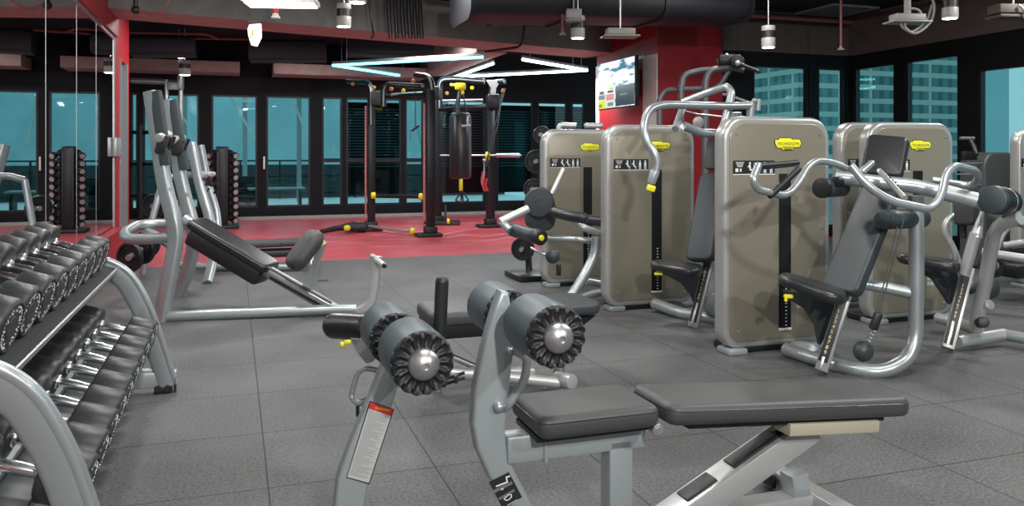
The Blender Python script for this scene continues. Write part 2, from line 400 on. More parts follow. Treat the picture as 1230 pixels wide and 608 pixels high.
# ---- walls with openings
def wall_holes(name, along, plane, s0, s1, holes, z1=CEIL, t=.12, m=None, deep=1):
    """along 'B': the wall runs across the room at a=plane; 'A': runs along the room at b=plane"""
    mb = MB()
    def seg(p, q, za, zb):
        if q - p < 1e-3 or zb - za < 1e-3: return
        if along == 'B': rbox(mb, p, q, plane, plane + t, za, zb)
        else: rbox(mb, plane, plane + t * deep, p, q, za, zb)
    x = s0
    for (h0, h1, za, zb) in sorted(holes):
        seg(x, h0, 0, z1); seg(h0, h1, 0, za); seg(h0, h1, zb, z1); x = h1
    seg(x, s1, 0, z1)
    return struct(name, mb, m or M['dark'])
WN = [0]
def window(along, plane, h, transom=None, blind=False, handle=False, fm=None):
    WN[0] += 1; h0, h1, za, zb = h
    def bx(mb, p, q, d0, d1, z0, z1, bev=0):
        if along == 'B': rbox(mb, p, q, plane + d0, plane + d1, z0, z1, bev)
        else: rbox(mb, plane + d0, plane + d1, p, q, z0, z1, bev)
    g = MB(); bx(g, h0, h1, .055, .063, za, zb)
    w = struct('window_%d' % WN[0], g, M['glass'])
    f = MB(); e = .035
    for (p, q, z0, z1) in ((h0, h0 + e, za, zb), (h1 - e, h1, za, zb), (h0 + e, h1 - e, za, za + e), (h0 + e, h1 - e, zb - e, zb)): bx(f, p, q, .02, .10, z0, z1)
    if transom: bx(f, h0 + e, h1 - e, .02, .10, transom - .04, transom + .04)
    part('window_frame', f, fm or M['blackm'], w)
    if blind:
        f = MB(); k = za + .7
        while k < zb - .1: bx(f, h0 + .05, h1 - .05, .13, .17, k, k + .028); k += .075
        part('blind', f, M['duct'], w)
    if handle:
        f = MB(); bx(f, h0 - .06, h0 - .03, -.06, -.035, 1.0, 1.25); bx(f, h0 - .06, h0 - .03, -.04, .0, 1.02, 1.04); bx(f, h0 - .06, h0 - .03, -.04, 0, 1.21, 1.23)
        part('handle', f, M['steel'], w)
    return w
Z0, Z1 = .24, 2.46
back = []
for (p, q, tr, bl, hd) in ((157, 165.5, None, 0, 0), (171.5, 190, None, 0, 0), (194, 239, None, 0, 0), (254, 309, None, 0, 0), (320, 373, None, 0, 1), (387, 411, 1.17, 0, 0), (487, 509, 1.17, 0, 0),
                           (416, 482, 1.17, 0, 0), (530, 583, None, 0, 0), (597, 641, None, 0, 0), (646, 682, None, 0, 0), (687, 703, None, 0, 0)):
    back.append(((bA(p, AB), bA(q, AB), Z0, Z1), tr, bl, hd))
x = back[0][0][0] - .25
for wdt in (.9, .9, .9): back.append(((x - wdt, x, Z0, Z1), None, 0, 0)); x -= wdt + .18
wall_holes('wall_back', 'B', AB, -6, 8.1, [h[0] for h in back])
for h, tr, bl, hd in back: window('B', AB, h, tr, bl, hd)
right1 = [(bA(905, AR), bA(972, AR), .15, 2.66), (bA(983, AR), bA(1016, AR), .15, 2.66)]
wall_holes('wall_back', 'B', AR, bA(866, AR), BR + .1, right1, z1=2.85)
for h in right1: window('B', AR, h)
right2 = [(aB(1074, BR), aB(1025, BR), .15, 2.66), (aB(1151, BR), aB(1087, BR), .15, 2.66), (aB(1300, BR), aB(1174, BR), .15, 2.42), (2.0, 4.2, .15, 2.42), (-.8, 1.6, .15, 2.42)]
wall_holes('wall_right', 'A', BR, -3, AR + .12, right2, z1=2.85)
for h in right2: window('A', BR, h)
# brown fascia above the black window heads
mb = MB(); rbox(mb, bA(866, AR), BR + .1, AR - .06, AR + .12, 2.85, CEIL); rbox(mb, BR - .06, BR + .12, -3, AR, 2.85, CEIL); struct('wall_right', mb, M['brown'])
# far return behind the red wall end, and the wall behind the camera
mb = MB(); rbox(mb, -6.1, -6, 11, AB + .1, 0, CEIL); struct('wall_left', mb, M['dark'])
mb = MB(); rbox(mb, -6, BR + .2, -3.1, -3, 0, CEIL); struct('wall_front', mb, M['brown'])
# mirror wall
AE = aB(137, BL); AF = aB(155, BL)
MT = 2.70
mb = MB(); rbox(mb, BL - .14, BL - .02, -3, AE, 0, CEIL); wl = struct('wall_left', mb, M['red'])
js = [-3, aB(-260, BL), aB(55, BL), aB(92, BL), aB(115.5, BL), AE]
for i in range(len(js) - 1):
    mb = MB(); rbox(mb, BL - .02, BL, js[i] + .004, js[i + 1] - .004, .42, MT); struct('mirror_panel', mb, M['mirror'], wl)
mb = MB()
for j in js[1:-1]: rbox(mb, BL - .018, BL + .002, j - .004, j + .004, .42, MT)
struct('mirror_joint', mb, M['steel'], wl)
mb = MB(); rbox(mb, BL - .02, BL + .012, AE - .03, AE, .3, MT + .0); rbox(mb, BL - .02, BL + .012, 4, AE, MT, MT + .03); struct('mirror_edge', mb, M['steel'], wl)
mb = MB(); rbox(mb, BL - .02, BL + .11, -3, AE, 0, .40); struct('baseboard_left', mb, M['red'])
mb = MB(); rbox(mb, BL - .02, BL + .05, -3, AE + .01, MT + .03, CEIL); struct('trim_3', mb, M['red'])
# red wall end with a grey steel door leaf set in it
mb = MB(); g0, g1 = aB(143.5, BL), aB(151.5, BL)
rbox(mb, BL - .14, BL, AE, g0, 0, CEIL); rbox(mb, BL - .14, BL, g1, AF, 0, CEIL); rbox(mb, BL - .14, BL, g0, g1, 2.52, CEIL); struct('wall_left', mb, M['red'])
mb = MB(); rbox(mb, BL - .10, BL - .05, g0, g1, 0, 2.52); dr = struct('door_1', mb, mat('grey_door_paint', (.12, .14, .15), .2, .5))
mb = MB(); rbox(mb, BL - .05, BL + .02, g0 - .0, g0 + .05, 0, 2.52); rbox(mb, BL - .05, BL + .02, g1 - .05, g1, 0, 2.52); struct('door_frame', mb, M['silver_flat'], dr)
mb = MB(); rbox(mb, BL, BL + .05, AE - .18, AE + .25, 1.27, 1.50, .01); single('door_lock', mb, M['silver_light'], 'clear and grey lock box fixed at the mirror edge beside the red post', 'lock box')
# red television wall
aT, bT = AR, bA(790, AR); aT1 = 12.65
mb = MB(); rbox(mb, bT, bA(868, AR), aT, aT + 2.1, 0, CEIL); struct('wall_centre', mb, M['red'])
mb = MB(); rbox(mb, bT - .02, bT, aT, aT + .42, 0, 2.76); rbox(mb, bT - .02, bT, aT + .42, aT + 2.1, 2.74, 2.78); rbox(mb, bT - .02, bT, aT + 1.98, aT + 2.1, 1.7, 2.74); struct('trim_4', mb, M['white'])
# ---- beams, header
def beam(name, pts, z0, z1, m):
    mb = MB(); n = len(pts); vs_ = [Vector((p.x, p.y, z0)) for p in pts] + [Vector((p.x, p.y, z1)) for p in pts]
    mb.add(vs_, [(i, (i + 1) % n, n + (i + 1) % n, n + i) for i in range(n)]); mb.cur = 1; mb.add(vs_, [tuple(range(n))]); mb.cur = 0; mb.add(vs_, [tuple(range(n, 2 * n))])
    return struct(name, mb, [M['conc'], M['conc_lit']])
q0 = G(240, 19, 2.95); q1 = G(720, 62, 2.95); dd = (q1 - q0).normalized(); nn = Vector((-dd.y, dd.x, 0)) * .8
q0 = q0 - dd * 1.25; q1 = q1 + dd * .35
beam('ceiling', [q0, q1, q1 + nn, q0 + nn], 2.95, CEIL, None)
mb = MB(); rbox(mb, 3.72, 4.24, 12.7, AB, 2.95, CEIL); struct('ceiling', mb, M['conc_lit'])
mb = MB(); rbox(mb, -3.5, bA(288, 16.4), 16.2, AB - .02, 2.83, 3.03); rbox(mb, bA(328, 16.4), 3.7, 16.2, AB - .02, 2.83, 3.03); struct('ceiling', mb, M['conc_lit'])
# ---- outside
mb = MB(); rbox(mb, -14, 8.5, AB + .2, AB + 12, -.15, -.02); rbox(mb, BR + .3, BR + 6, -5, AR + 6, -.15, -.02); rbox(mb, 8.5, BR + .3, AR + 1, AB + 7, -.15, -.02); struct('floor', mb, M['terr'])
def railing(along, plane, s0, s1, label):
    t = thing('terrace_railing', label, 'railing', Rm(s0, plane) if along == 'B' else Rm(plane, s0), YAW)
    mb = MB()
    for z in (.12, .62, 1.08):
        if along == 'B': rbox(mb, s0, s1, plane - .02, plane + .02, z, z + .045)
        else: rbox(mb, plane - .02, plane + .02, s0, s1, z, z + .045)
    part('rail', mb, M['blackm'], t)
    k = s0
    while k < s1:
        mb = MB()
        if along == 'B': rbox(mb, k - .025, k + .025, plane - .02, plane + .02, -.02, 1.1)
        else: rbox(mb, plane - .02, plane + .02, k - .025, k + .025, -.02, 1.1)
        part('post', mb, M['blackm'], t); k += 1.1 if along == 'B' else 1.6
railing('B', AB + 8, -13, 8.2, 'dark metal railing on the terrace beyond the long rear glass front')
railing('A', BR + 1.7, -4, AR + 5, 'dark metal railing on the terrace beyond the side window wall')
mb = MB(); rbox(mb, -14, 8.4, AB + 8.4, AB + 8.6, -.02, .98); single('parapet_wall', mb, mat('dark_parapet', (.05, .075, .08), 0, .8), 'dark low parapet behind the terrace railing outside the rear doors', 'wall', rotz=YAW)
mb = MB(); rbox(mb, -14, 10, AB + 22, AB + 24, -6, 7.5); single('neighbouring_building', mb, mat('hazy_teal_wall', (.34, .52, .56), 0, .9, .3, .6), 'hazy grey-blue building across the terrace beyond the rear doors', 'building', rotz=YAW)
# louvred screens just outside the rear windows
def louvre(p0, p1, label):
    b0, b1 = bA(p0, AB + .8), bA(p1, AB + .8); t = thing('louvre_screen', label, 'screen', Rm((b0 + b1) / 2, AB + .8), YAW)
    mb = MB(); rbox(mb, b0, b1, AB + .86, AB + .90, .42, 2.42); part('backing', mb, M['dark'], t)
    mb = MB(); k = 1.02
    while k < 2.3: rbox(mb, b0 + .03, b1 - .03, AB + .79, AB + .86, k, k + .022); k += .062
    part('louvre', mb, mat('slate_louvre', (.10, .16, .17), 0, .6), t)
    mb = MB(); rbox(mb, b0, b0 + .05, AB + .78, AB + .86, .42, 2.42); rbox(mb, b1 - .05, b1, AB + .78, AB + .86, .42, 2.42); rbox(mb, b0, b1, AB + .78, AB + .86, 1.13, 1.23); part('frame', mb, M['black'], t)
louvre(412, 486, 'dark louvred screen outside the rear windows behind the rig posts'); louvre(512, 590, 'dark louvred screen outside the rear windows behind the punching bag')
louvre(592, 644, 'dark louvred screen outside the rear windows, rig side of the farthest machine'); louvre(646, 712, 'dark louvred screen outside the rear windows next to the red television wall')
mb = MB(); rbox(mb, BR + 1.55, BR + 1.95, -4, AR + 5, -.02, .62, .02); single('planter_kerb', mb, M['white'], 'long pale kerb under the terrace railing outside the side windows', 'kerb', rotz=YAW)
def block(b0, b1, a0, a1, z0, z1, m, label, rz=YAW):
    mb = MB(); rbox(mb, b0, b1, a0, a1, z0, z1)
    o = single('tower_block', mb, m, label, 'building', rotz=rz)
    return o
block(bA(960, 130), bA(1168, 130), 130, 150, -30, 60, M['facade'], 'tall grey apartment tower with balcony bands beyond the corner windows')
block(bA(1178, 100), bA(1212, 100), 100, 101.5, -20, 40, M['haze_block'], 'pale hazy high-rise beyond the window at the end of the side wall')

# terrace canopy seen through the rear doors
t = thing('terrace_canopy', 'white steel canopy over the terrace behind the rear glass doors', 'canopy', Rm(-2, AB + 4), YAW)
mb = MB(); rbox(mb, -4, 3, AB + 5.6, AB + 6.5, 2.95, 3.0); part('roof', mb, M['white'], t)
mb = MB()
for k in range(5): mb.cyl(Rm(-3 + k * 1.4, AB + 3.1, 2.9), Rm(-2.2 + k * 1.4, AB + 5.8, 1.6), .03)
part('brace', mb, M['white'], t)
for bb in (-1.2, .3, 1.7):
    mb = MB(); rbox(mb, bb - .06, bb + .06, AB + 5.9, AB + 6.0, 0, 2.95); part('post', mb, M['silver_light'], t)
t = thing('terrace_table', 'low pale table on the terrace behind the rear glass doors', 'table', Rm(1.0, AB + 1.7), YAW)
mb = MB(); rbox(mb, .3, 1.5, AB + 1.4, AB + 2.0, .52, .56, .01); part('tabletop', mb, M['silver_light'], t)
for s in (.4, 1.4):
    mb = MB(); rbox(mb, s - .03, s + .03, AB + 1.5, AB + 1.9, -.02, .52); part('leg', mb, M['blackm'], t)
mb = MB(); rbox(mb, -.2, .7, AB + 2.1, AB + 2.5, -.02, .42, .04); rbox(mb, -.2, .7, AB + 2.42, AB + 2.5, .42, .8, .03); single('terrace_sofa', mb, M['blackm'], 'dark low sofa on the terrace seen through the rear glass doors', 'sofa', rotz=YAW)

# ================================================================ OBJECTS
# ---------------------------------------------------------------- dumbbell rack and dumbbells
def rack_path(a): return [Rm(-1.10, a, .70), Rm(-.70, a, .735), Rm(-.60, a, .715), Rm(-.50, a, .60), Rm(-.43, a, .44), Rm(-.315, a, .05)]
t = thing('dumbbell_rack', 'grey two-tier dumbbell rack with arched end frames under the wall mirror', 'rack', Rm(-.28, 3.7, 0), YAW)
for a in (2.56, 4.84):
    mb = MB(); w, h = .052, .030
    prof = [(x, y) for x, y in rrect(2 * w, 2 * h, .018, 3)]
    mb.tube([Rm(-1.16, a, .0), Rm(-1.10, a, .66), Rm(-.98, a, .735), Rm(-.72, a, .725), Rm(-.565, a, .655), Rm(-.465, a, .47), Rm(-.335, a, .035)], 1, .12, prof=prof, up=A.cross(UP) * 0 + Vector((0, 0, 1)) + B * .6, seg=8)
    fr = part('end_frame', mb, M['silver'], t)
    mb = MB()
    pth = [Rm(-1.16, a, .0), Rm(-1.10, a, .66), Rm(-.98, a, .735), Rm(-.72, a, .725), Rm(-.565, a, .655), Rm(-.465, a, .47), Rm(-.335, a, .035)]
    for s in (-1, 1): mb.tube(pth, 1, .12, prof=[(x + .040, y + s * .022) for x, y in rrect(.028, .018, .006, 2)], up=Vector((0, 0, 1)) + B * .6, seg=8)
    part('edge_ridge', mb, M['silver'], fr)
    mb = MB(); mb.box(Rm(-.72, a, .075), (.86, .055, .085), ROOM.to_3x3(), .008); mb.box(Rm(-.72, a, .11), (.70, .035, .05), ROOM.to_3x3(), .006)
    part('foot_beam', mb, M['silver_flat'], t)
    mb = MB(); mb.box(Rm(-.30, a, .045), (.012, .062, .08), ROOM.to_3x3(), .004); mb.box(Rm(-.36, a, .018), (.09, .066, .04), ROOM.to_3x3(), .008)
    for s in (-.025, .025): mb.cyl(Rm(-.36 + s, a - .03, .028), Rm(-.36 + s, a - .045, .028), .018)
    part('rubber_foot', mb, M['black'], t)
TL = math.radians(16); ct, st = math.cos(TL), math.sin(TL)
XR = B * ct - UP * st; ZR = B * st + UP * ct
RR = Matrix((XR, A, ZR)).transposed()                     # tilted frame of the shelves
def shelf(bf, zf, depth, name):
    mb = MB(); c = Rm(bf, 3.70, zf) - XR * depth / 2
    mb.box(c - ZR * .008, (depth, 2.24, .012), RR, .003)
    s = part(name, mb, M['mat'], t)
    mb = MB(); mb.box(Rm(bf, 3.70, zf) - ZR * .008, (.010, 2.24, .024), RR, .003); mb.box(Rm(bf, 3.70, zf) - XR * depth - ZR * .0, (.018, 2.24, .04), RR, .003)
    part('shelf_lip', mb, M['steel'], s)
    return s
shelf(-.585, .690, .46, 'upper_shelf')
mb = MB()
for off in (.10, .30):
    mb.box(Rm(-.40, 3.70, .265) - XR * off, (.075, 2.24, .035), RR, .006)
part('lower_rail', mb, M['silver_flat'], t)
mb = MB(); mb.box(Rm(-.40, 3.7, .268) - XR * .2, (.10, 2.24, .02), RR, .004); part('lower_tray', mb, M['vinyl_grey'], t)
mb = MB()
mb.cyl(Rm(-.62, 4.84, .05), Rm(-1.05, 4.84, .50), .012); mb.cyl(Rm(-.44, 4.82, .30), Rm(-.62, 4.82, .06), .004); mb.cyl(Rm(-.95, 2.56, .1), Rm(-.95, 4.84, .1), .025); mb.cyl(Rm(-1.1, 2.56, .45), Rm(-1.1, 4.84, .45), .03)
part('cross_brace', mb, M['silver'], t)

def dumbbell_proto(name, r, hl, gl, label, group):
    tot = gl + 2 * hl; t = thing(name, label, 'dumbbell', (0, 0, 0), group=group)
    mb = MB(); X = lambda x: Vector((x, 0, 0))
    mb.lathe([(.016, 0), (.0175, .01), (.0195, gl * .35), (.0205, gl * .5), (.0195, gl * .65), (.0175, gl - .01), (.016, gl)], frame(X(-gl / 2), X(1)), 16); mb.cur = 0
    h = part('handle', mb, M['chrome'], t, local=True)
    for s in (-1, 1):
        mb = MB(); mb.cyl(X(s * (gl / 2 + .002)), X(s * (gl / 2 - .014)), .027, .004, 20)
        part('collar', mb, M['chrome'], h, local=True)
    for s in (-1, 1):
        mb = MB()
        e = .014
        pr = [(r * .30, 0), (r - e, 0), (r - e * .3, e * .35), (r, e), (r, hl - e), (r - e * .3, hl - e * .35), (r - e, hl), (r * .86, hl), (r * .84, hl - .003), (r * .40, hl - .003), (r * .38, hl - .001), (.001, hl - .001)]
        mb.lathe(pr, frame(X(s * gl / 2), X(s)), 32)
        hd = part('weight_head', mb, M['rubber'], t, local=True)
        mb = MB(); fm = frame(X(s * (tot / 2 - .0028)), X(s), (0, 1, 0)); rr_ = r * .72
        for k in range(34):
            an = 2 * PI * k / 34; wd_ = random.choice((.35, .6, .85)) * .010 * r / .085
            if k % 17 in (7, 8): continue
            m4 = fm @ Matrix.Rotation(an, 4, 'Z') @ Matrix.Translation((rr_, 0, .0008))
            mb.box((0, 0, 0), (wd_, .004, .0012)); 
            for v in range(len(mb.v) - 8, len(mb.v)): mb.v[v] = m4 @ mb.v[v]
            m4 = fm @ Matrix.Rotation(an + .05, 4, 'Z') @ Matrix.Translation((rr_ * .82, 0, .0008))
            if k % 3 == 0:
                mb.box((0, 0, 0), (.006, .006, .0012))
                for v in range(len(mb.v) - 8, len(mb.v)): mb.v[v] = m4 @ mb.v[v]
        mb.cur = 1
        mb.box((0, 0, 0), (.052, .013, .0014))
        for v in range(len(mb.v) - 8, len(mb.v)): mb.v[v] = fm @ (mb.v[v] + Vector((0, 0, .0008)))
        part('end_marking', mb, [M['decalw'], M['redp']], hd, 'ring of white print with a red bar', local=True)
    return t
RD = Matrix.Rotation(math.radians(-7), 3, 'Z') @ RR
def rotm(loc, R3): return Matrix.Translation(loc) @ R3.to_4x4()
ords = ['', 'second ', 'third ', 'fourth ', 'fifth ', 'sixth ', 'seventh ', 'eighth ', 'ninth ', 'tenth ']
ua = [4.62, 4.40, 4.18, 3.95, 3.73, 3.50, 3.27, 3.03, 2.79]
p0 = dumbbell_proto('dumbbell', .086, .105, .14, 'x', 'round dumbbells on the upper shelf')
for i, a in enumerate(ua):
    lab = 'black rubber dumbbell on the upper shelf, ' + ('nearest the far end frame' if i == 0 else 'at the near end beside the camera' if i == len(ua) - 1 else ords[i] + 'from the far end')
    m = rotm(Rm(-.785, a, .834), RD @ Matrix.Rotation(random.uniform(-.5, .5), 3, 'X'))
    if i == 0: p0.matrix_world = m; p0['label'] = lab
    else: copy_tree(p0, mw=m, label=lab)
la = [4.66 - .222 * i for i in range(10)]
p1 = dumbbell_proto('dumbbell', .080, .132, .135, 'x', 'round dumbbells on the lower tier')
for i, a in enumerate(la):
    lab = 'black rubber dumbbell on the lower tier of the rack, ' + ('nearest the far end frame' if i == 0 else 'inside the near arched frame' if i == len(la) - 1 else ords[i] + 'from the far end')
    m = rotm(Rm(-.582, a, .404), RD @ Matrix.Rotation(random.uniform(-.5, .5), 3, 'X'))
    if i == 0: p1.matrix_world = m; p1['label'] = lab
    else: copy_tree(p1, mw=m, label=lab)

# ---------------------------------------------------------------- common gym parts
def pad(mb, c, sx, sy, sz, R3, rc=.05, er=.02):
    """upholstered pad: sx, sy plan size, sz thickness along local z, c = centre"""
    m = Matrix.Translation(Vector(c)) @ R3.to_4x4() @ Matrix.Translation((0, 0, -sz / 2))
    return mb.slab(rrect(sx, sy, rc, 6), sz, er, m, 5)
def basis(x, z):
    x = Vector(x).normalized(); z = Vector(z); y = z.cross(x).normalized(); z = x.cross(y).normalized()
    return Matrix((x, y, z)).transposed()
def roller(parent, p0, p1, r, cap_end=True, mroll='foam', dome=True, flute_far=False):
    """foam roller from p0 to p1 (p1 = end that faces the camera) with a fluted black end and steel dome"""
    p0 = Vector(p0); p1 = Vector(p1); L_ = (p1 - p0).length; fr = frame(p0, p1 - p0)
    mb = MB(); e = .012
    mb.lathe([(r * .3, 0), (r - e, 0), (r - e * .3, e * .3), (r, e), (r, L_ - .03), (r * .985, L_ - .018)], fr, 36)
    ro = part('foam_roller', mb, M[mroll], parent)
    # fluted end: ring with radial scallops
    mb = MB(); n = 96; m = [(.985, L_ - .022), (1.0, L_ - .012), (.93, L_ - .001), (.80, L_ - .004), (.62, L_ - .006), (.45, L_ - .006), (.01, L_ - .006)]
    vs_ = []; fs = []
    for i in range(n):
        an = 2 * PI * i / n; f = abs(math.sin(an * 8))
        for k, (q, h) in enumerate(m):
            dr_ = (.055 * (1 - f) if k in (0, 1, 2) else 0) * (1 if k else .2); dh = (-.016 * (f ** 1.5) if k in (2, 3, 4) else 0) * 1.0
            dh = (-.013 * (1 - f) if k in (1, 2) else .0) + (-.012 * f ** 2 if k in (3, 4) else 0)
            vs_.append((r * (q - dr_ * .55) * math.cos(an), r * (q - dr_ * .55) * math.sin(an), h + dh))
    K = len(m)
    for i in range(n):
        j = (i + 1) % n
        for k in range(K - 1): fs.append((i * K + k, j * K + k, j * K + k + 1, i * K + k + 1))
    mb.add(vs_, fs, fr)
    part('fluted_end', mb, M['black'], ro, smooth=60)
    if dome:
        mb = MB(); mb.lathe([(r * .49, L_ - .007), (r * .49, L_ + .004), (r * .46, L_ + .011), (r * .36, L_ + .019), (r * .25, L_ + .026), (r * .12, L_ + .030), (r * .10, L_ + .030), (r * .10, L_ + .024), (.0005, L_ + .024)], fr, 28)
        part('end_cap', mb, M['steel'], ro, 'domed steel end cap')
    return ro
def plateprism(mb, pts, a, t, er=.006, n=3):
    """outline given as (b, z) points, lying in the plane a, thickness t along the room"""
    m4 = axes(Rm(0, a - t / 2), B, UP, B.cross(UP))     # z axis = -A
    m4 = axes(Rm(0, a + t / 2), B, UP, B.cross(UP))
    return mb.slab(pts, t, er, m4, n)
def bz(px, py, a):
    p = onA(px, py, a); return (p.dot(B), p.z)
def smooth_poly(pts, it=2):
    for _ in range(it):
        o = []; n = len(pts)
        for i in range(n):
            p = Vector(pts[i]); q = Vector(pts[(i + 1) % n]); o += [tuple(p * .75 + q * .25), tuple(p * .25 + q * .75)]
        pts = o
    return pts

# ---------------------------------------------------------------- foreground abdominal bench
AC = 2.44
t = thing('abdominal_bench', 'grey steel abdominal bench with two black pads and a pair of foot rollers', 'exercise bench', Rm(1.2, AC), YAW)
out = [(602, 350), (592, 380), (580, 425), (571, 468), (568, 510), (573, 540), (588, 575), (612, 608), (640, 640), (652, 668), (690, 668), (668, 640), (640, 606), (622, 572), (611, 548), (608, 520), (611, 480), (617, 430), (619, 390), (612, 352)]
mb = MB(); plateprism(mb, [bz(x, y, AC - .03) for x, y in out][::-1], AC, .06, .012)
up_ = part('curved_upright', mb, M['silver_flat'], t)
# black decal with white pictograms on the upright
def decal_frame(px, py, a, ux, uy):
    """plane facing the camera side (-A); ux, uy: image-like directions given as (b, z)"""
    p = onA(px, py, a); x = (B * ux[0] + UP * ux[1]).normalized(); y = (B * uy[0] + UP * uy[1]).normalized()
    return axes(p, x, y, x.cross(y))
def quad(mb, pts, a, off=.0012):
    P4 = [onA(x, y, a) - A * off for x, y in pts]; mb.add(P4, [tuple(range(len(P4)))])
fa = AC - .030
mb = MB(); quad(mb, [(587, 579), (611, 567), (627, 597), (604, 612)], fa); mb.cur = 1
def strokes(mb, pts, a, w, off=.002):
    for p, q in zip(pts, pts[1:]):
        p3 = onA(*p, a) - A * off; q3 = onA(*q, a) - A * off; d = (q3 - p3).normalized(); s = A.cross(d).normalized() * w / 2
        mb.add([p3 - s - d * w * .3, p3 + s - d * w * .3, q3 + s + d * w * .3, q3 - s + d * w * .3], [(0, 1, 2, 3)])
strokes(mb, [(612, 572), (608, 573), (609, 579), (596, 584)], fa, .0045); strokes(mb, [(602, 588), (604, 587)], fa, .004)
strokes(mb, [(605, 599), (608, 601), (611, 600), (614, 597), (614, 594), (611, 594), (606, 598)], fa, .003); strokes(mb, [(609, 607), (621, 600)], fa, .0015)
mb.cur = 2; strokes(mb, [(594, 590), (614, 580)], fa, .010, .0016); strokes(mb, [(600, 599), (617, 589)], fa, .008, .0016)
part('instruction_decal', mb, [M['black'], M['decalw'], mat('decal_grey', (.13, .15, .15))], up_, 'black decal with white figure marks')
mb = MB(); a_ = AC - .055
mb.tube([onA(614, 421, AC), onA(622, 423, a_), onA(633, 430, a_), onA(631, 456, a_), onA(609, 490, a_), onA(600, 489, AC)], .0135, .03); mb.ball(onA(599, 489, AC - .04), .017); mb.ball(onA(612, 422, AC - .035), .014)
part('grab_handle', mb, M['silver'], t)
roller(t, Rm(.845, 2.315, .795), Rm(.845, 2.085, .795), .088)
roller(t, Rm(.838, 2.70, .780), Rm(.838, 2.475, .780), .084, dome=False)
mb = MB(); mb.cyl(Rm(.842, 2.12, .795), Rm(.840, 2.68, .785), .02); part('roller_axle', mb, M['steel'], t)
# seat pads
Rp = basis(B, UP)
mb = MB(); pad(mb, Rm(1.078, AC, .468), .412, .29, .072, Rp, .035, .028); p_ = part('seat_pad', mb, M['vinyl'], t)
def piping(parent, c, sx, sy, sz, R3, rc, z, m='vinyl_gloss', r=.0022, ins=.004):
    mb = MB(); pts = [Vector(c) + R3 @ Vector((x, y, z)) for x, y in rrect(sx - ins, sy - ins, rc, 6)]
    mb.tube(pts, r, closed=True, n=6); return part('piping', mb, M[m], parent)
piping(p_, Rm(1.078, AC, .468), .412, .29, .072, Rp, .035, .016)
x_ = (Rm(2.30, AC, .43) - Rm(1.31, AC, .50)).normalized(); R2 = basis(x_, UP); c2 = (Rm(2.30, AC, .43) + Rm(1.31, AC, .50)) / 2 - UP * .036
mb = MB(); pad(mb, c2, .985, .29, .068, R2, .045, .026); p_ = part('back_pad', mb, M['vinyl'], t); piping(p_, c2, .985, .29, .068, R2, .045, .015)
mb = MB(); mb.box(c2 - UP * .045 + B * .0, (.80, .20, .022), R2, .004); mb.box(Rm(1.078, AC, .425), (.40, .2, .02), Rp, .004); part('pad_base', mb, M['blackm'], t)
# rail under seat, front leg
mb = MB(); mb.box(Rm(1.045, AC, .378), (.48, .075, .085), Rp, .008); mb.box(Rm(.93, AC - .005, .378), (.012, .082, .095), Rp, .002); part('seat_rail', mb, M['silver_flat'], t)
mb = MB(); mb.box(Rm(1.195, AC, .215), (.085, .075, .31), Rp, .008); part('support_leg', mb, M['silver_flat'], t)
mb = MB(); mb.cyl(Rm(1.275, 2.34, .425), Rm(1.275, 2.55, .425), .016); mb.cyl(Rm(1.275, 2.30, .425), Rm(1.275, 2.34, .425), .021, .003)
mb.cyl(Rm(1.275, 2.297, .425), Rm(1.275, 2.30, .425), .012); part('pivot_pin', mb, M['steel'], t)
# cream channel and box strut with black slots
mb = MB(); mb.box(Rm(1.98, AC - .07, .347), (.38, .09, .042), basis(x_, UP), .004); part('channel', mb, M['cream'], t)
s0 = Rm(1.93, AC, .375); s1 = Rm(1.33, AC, .085); sd = (s1 - s0).normalized(); sn = sd.cross(A).normalized(); sn = sn if sn.z > 0 else -sn
Rs = Matrix((sd, A * -1, sd.cross(-A))).transposed()
mb = MB(); mb.box((s0 + s1) / 2 - sn * .05, ((s1 - s0).length, .11, .09), Rs, .006); part('strut', mb, M['silver_light'], t)
mb = MB()
for q, l_ in ((.19, .30), (.48, .13)):
    mb = MB(); mb.box(s0 + sd * q - sn * .003, (l_, .07, .012), Rs, .004); sl_ = part('adjustment_slot', mb, M['black'], t)
mb = MB(); mb.box(s0 + sd * .2 + sn * .003, (.10, .035, .004), Rs, .001); mb.box(s0 + sd * .12 + sn * .003, (.03, .02, .004), Rs, .001); part('position_scale', mb, M['vinyl_grey'], t)
mb = MB(); mb.cyl(Rm(1.76, AC - .02, .385), Rm(1.74, AC - .075, .385), .013, .003); part('release_lever', mb, M['yellow'], t)
# base frame
mb = MB(); mb.box(Rm(1.30, AC, .055), (1.30, .085, .07), Rp, .008); part('base_beam', mb, M['silver_light'], t)
mb = MB(); mb.box(Rm(1.985, AC, .055), (.075, .58, .075), Rp, .008); part('cross_foot', mb, M['silver_light'], t)
mb = MB(); mb.box(Rm(1.90, AC, .125), (.07, .075, .085), basis(B + UP * .15, UP), .005); part('stop_block', mb, M['silver_flat'], t)
mb = MB(); mb.box(Rm(1.935, AC + .20, .06), (.015, .07, .05), Rp, .003); mb.box(Rm(1.985, AC - .285, .03), (.08, .03, .06), Rp, .004); mb.box(Rm(.75, AC, .01), (.05, .05, .02), Rp, .004); part('rubber_foot', mb, M['black'], t)
mb = MB(); mb.tube([Rm(.985, AC - .11, .02), Rm(.985, AC - .11, .165), Rm(1.12, AC - .11, .165), Rm(1.12, AC - .11, .02)], .011, .04); mb.box(Rm(1.05, AC - .07, .035), (.18, .1, .03), Rp, .004); part('loop_handle', mb, M['silver'], t)

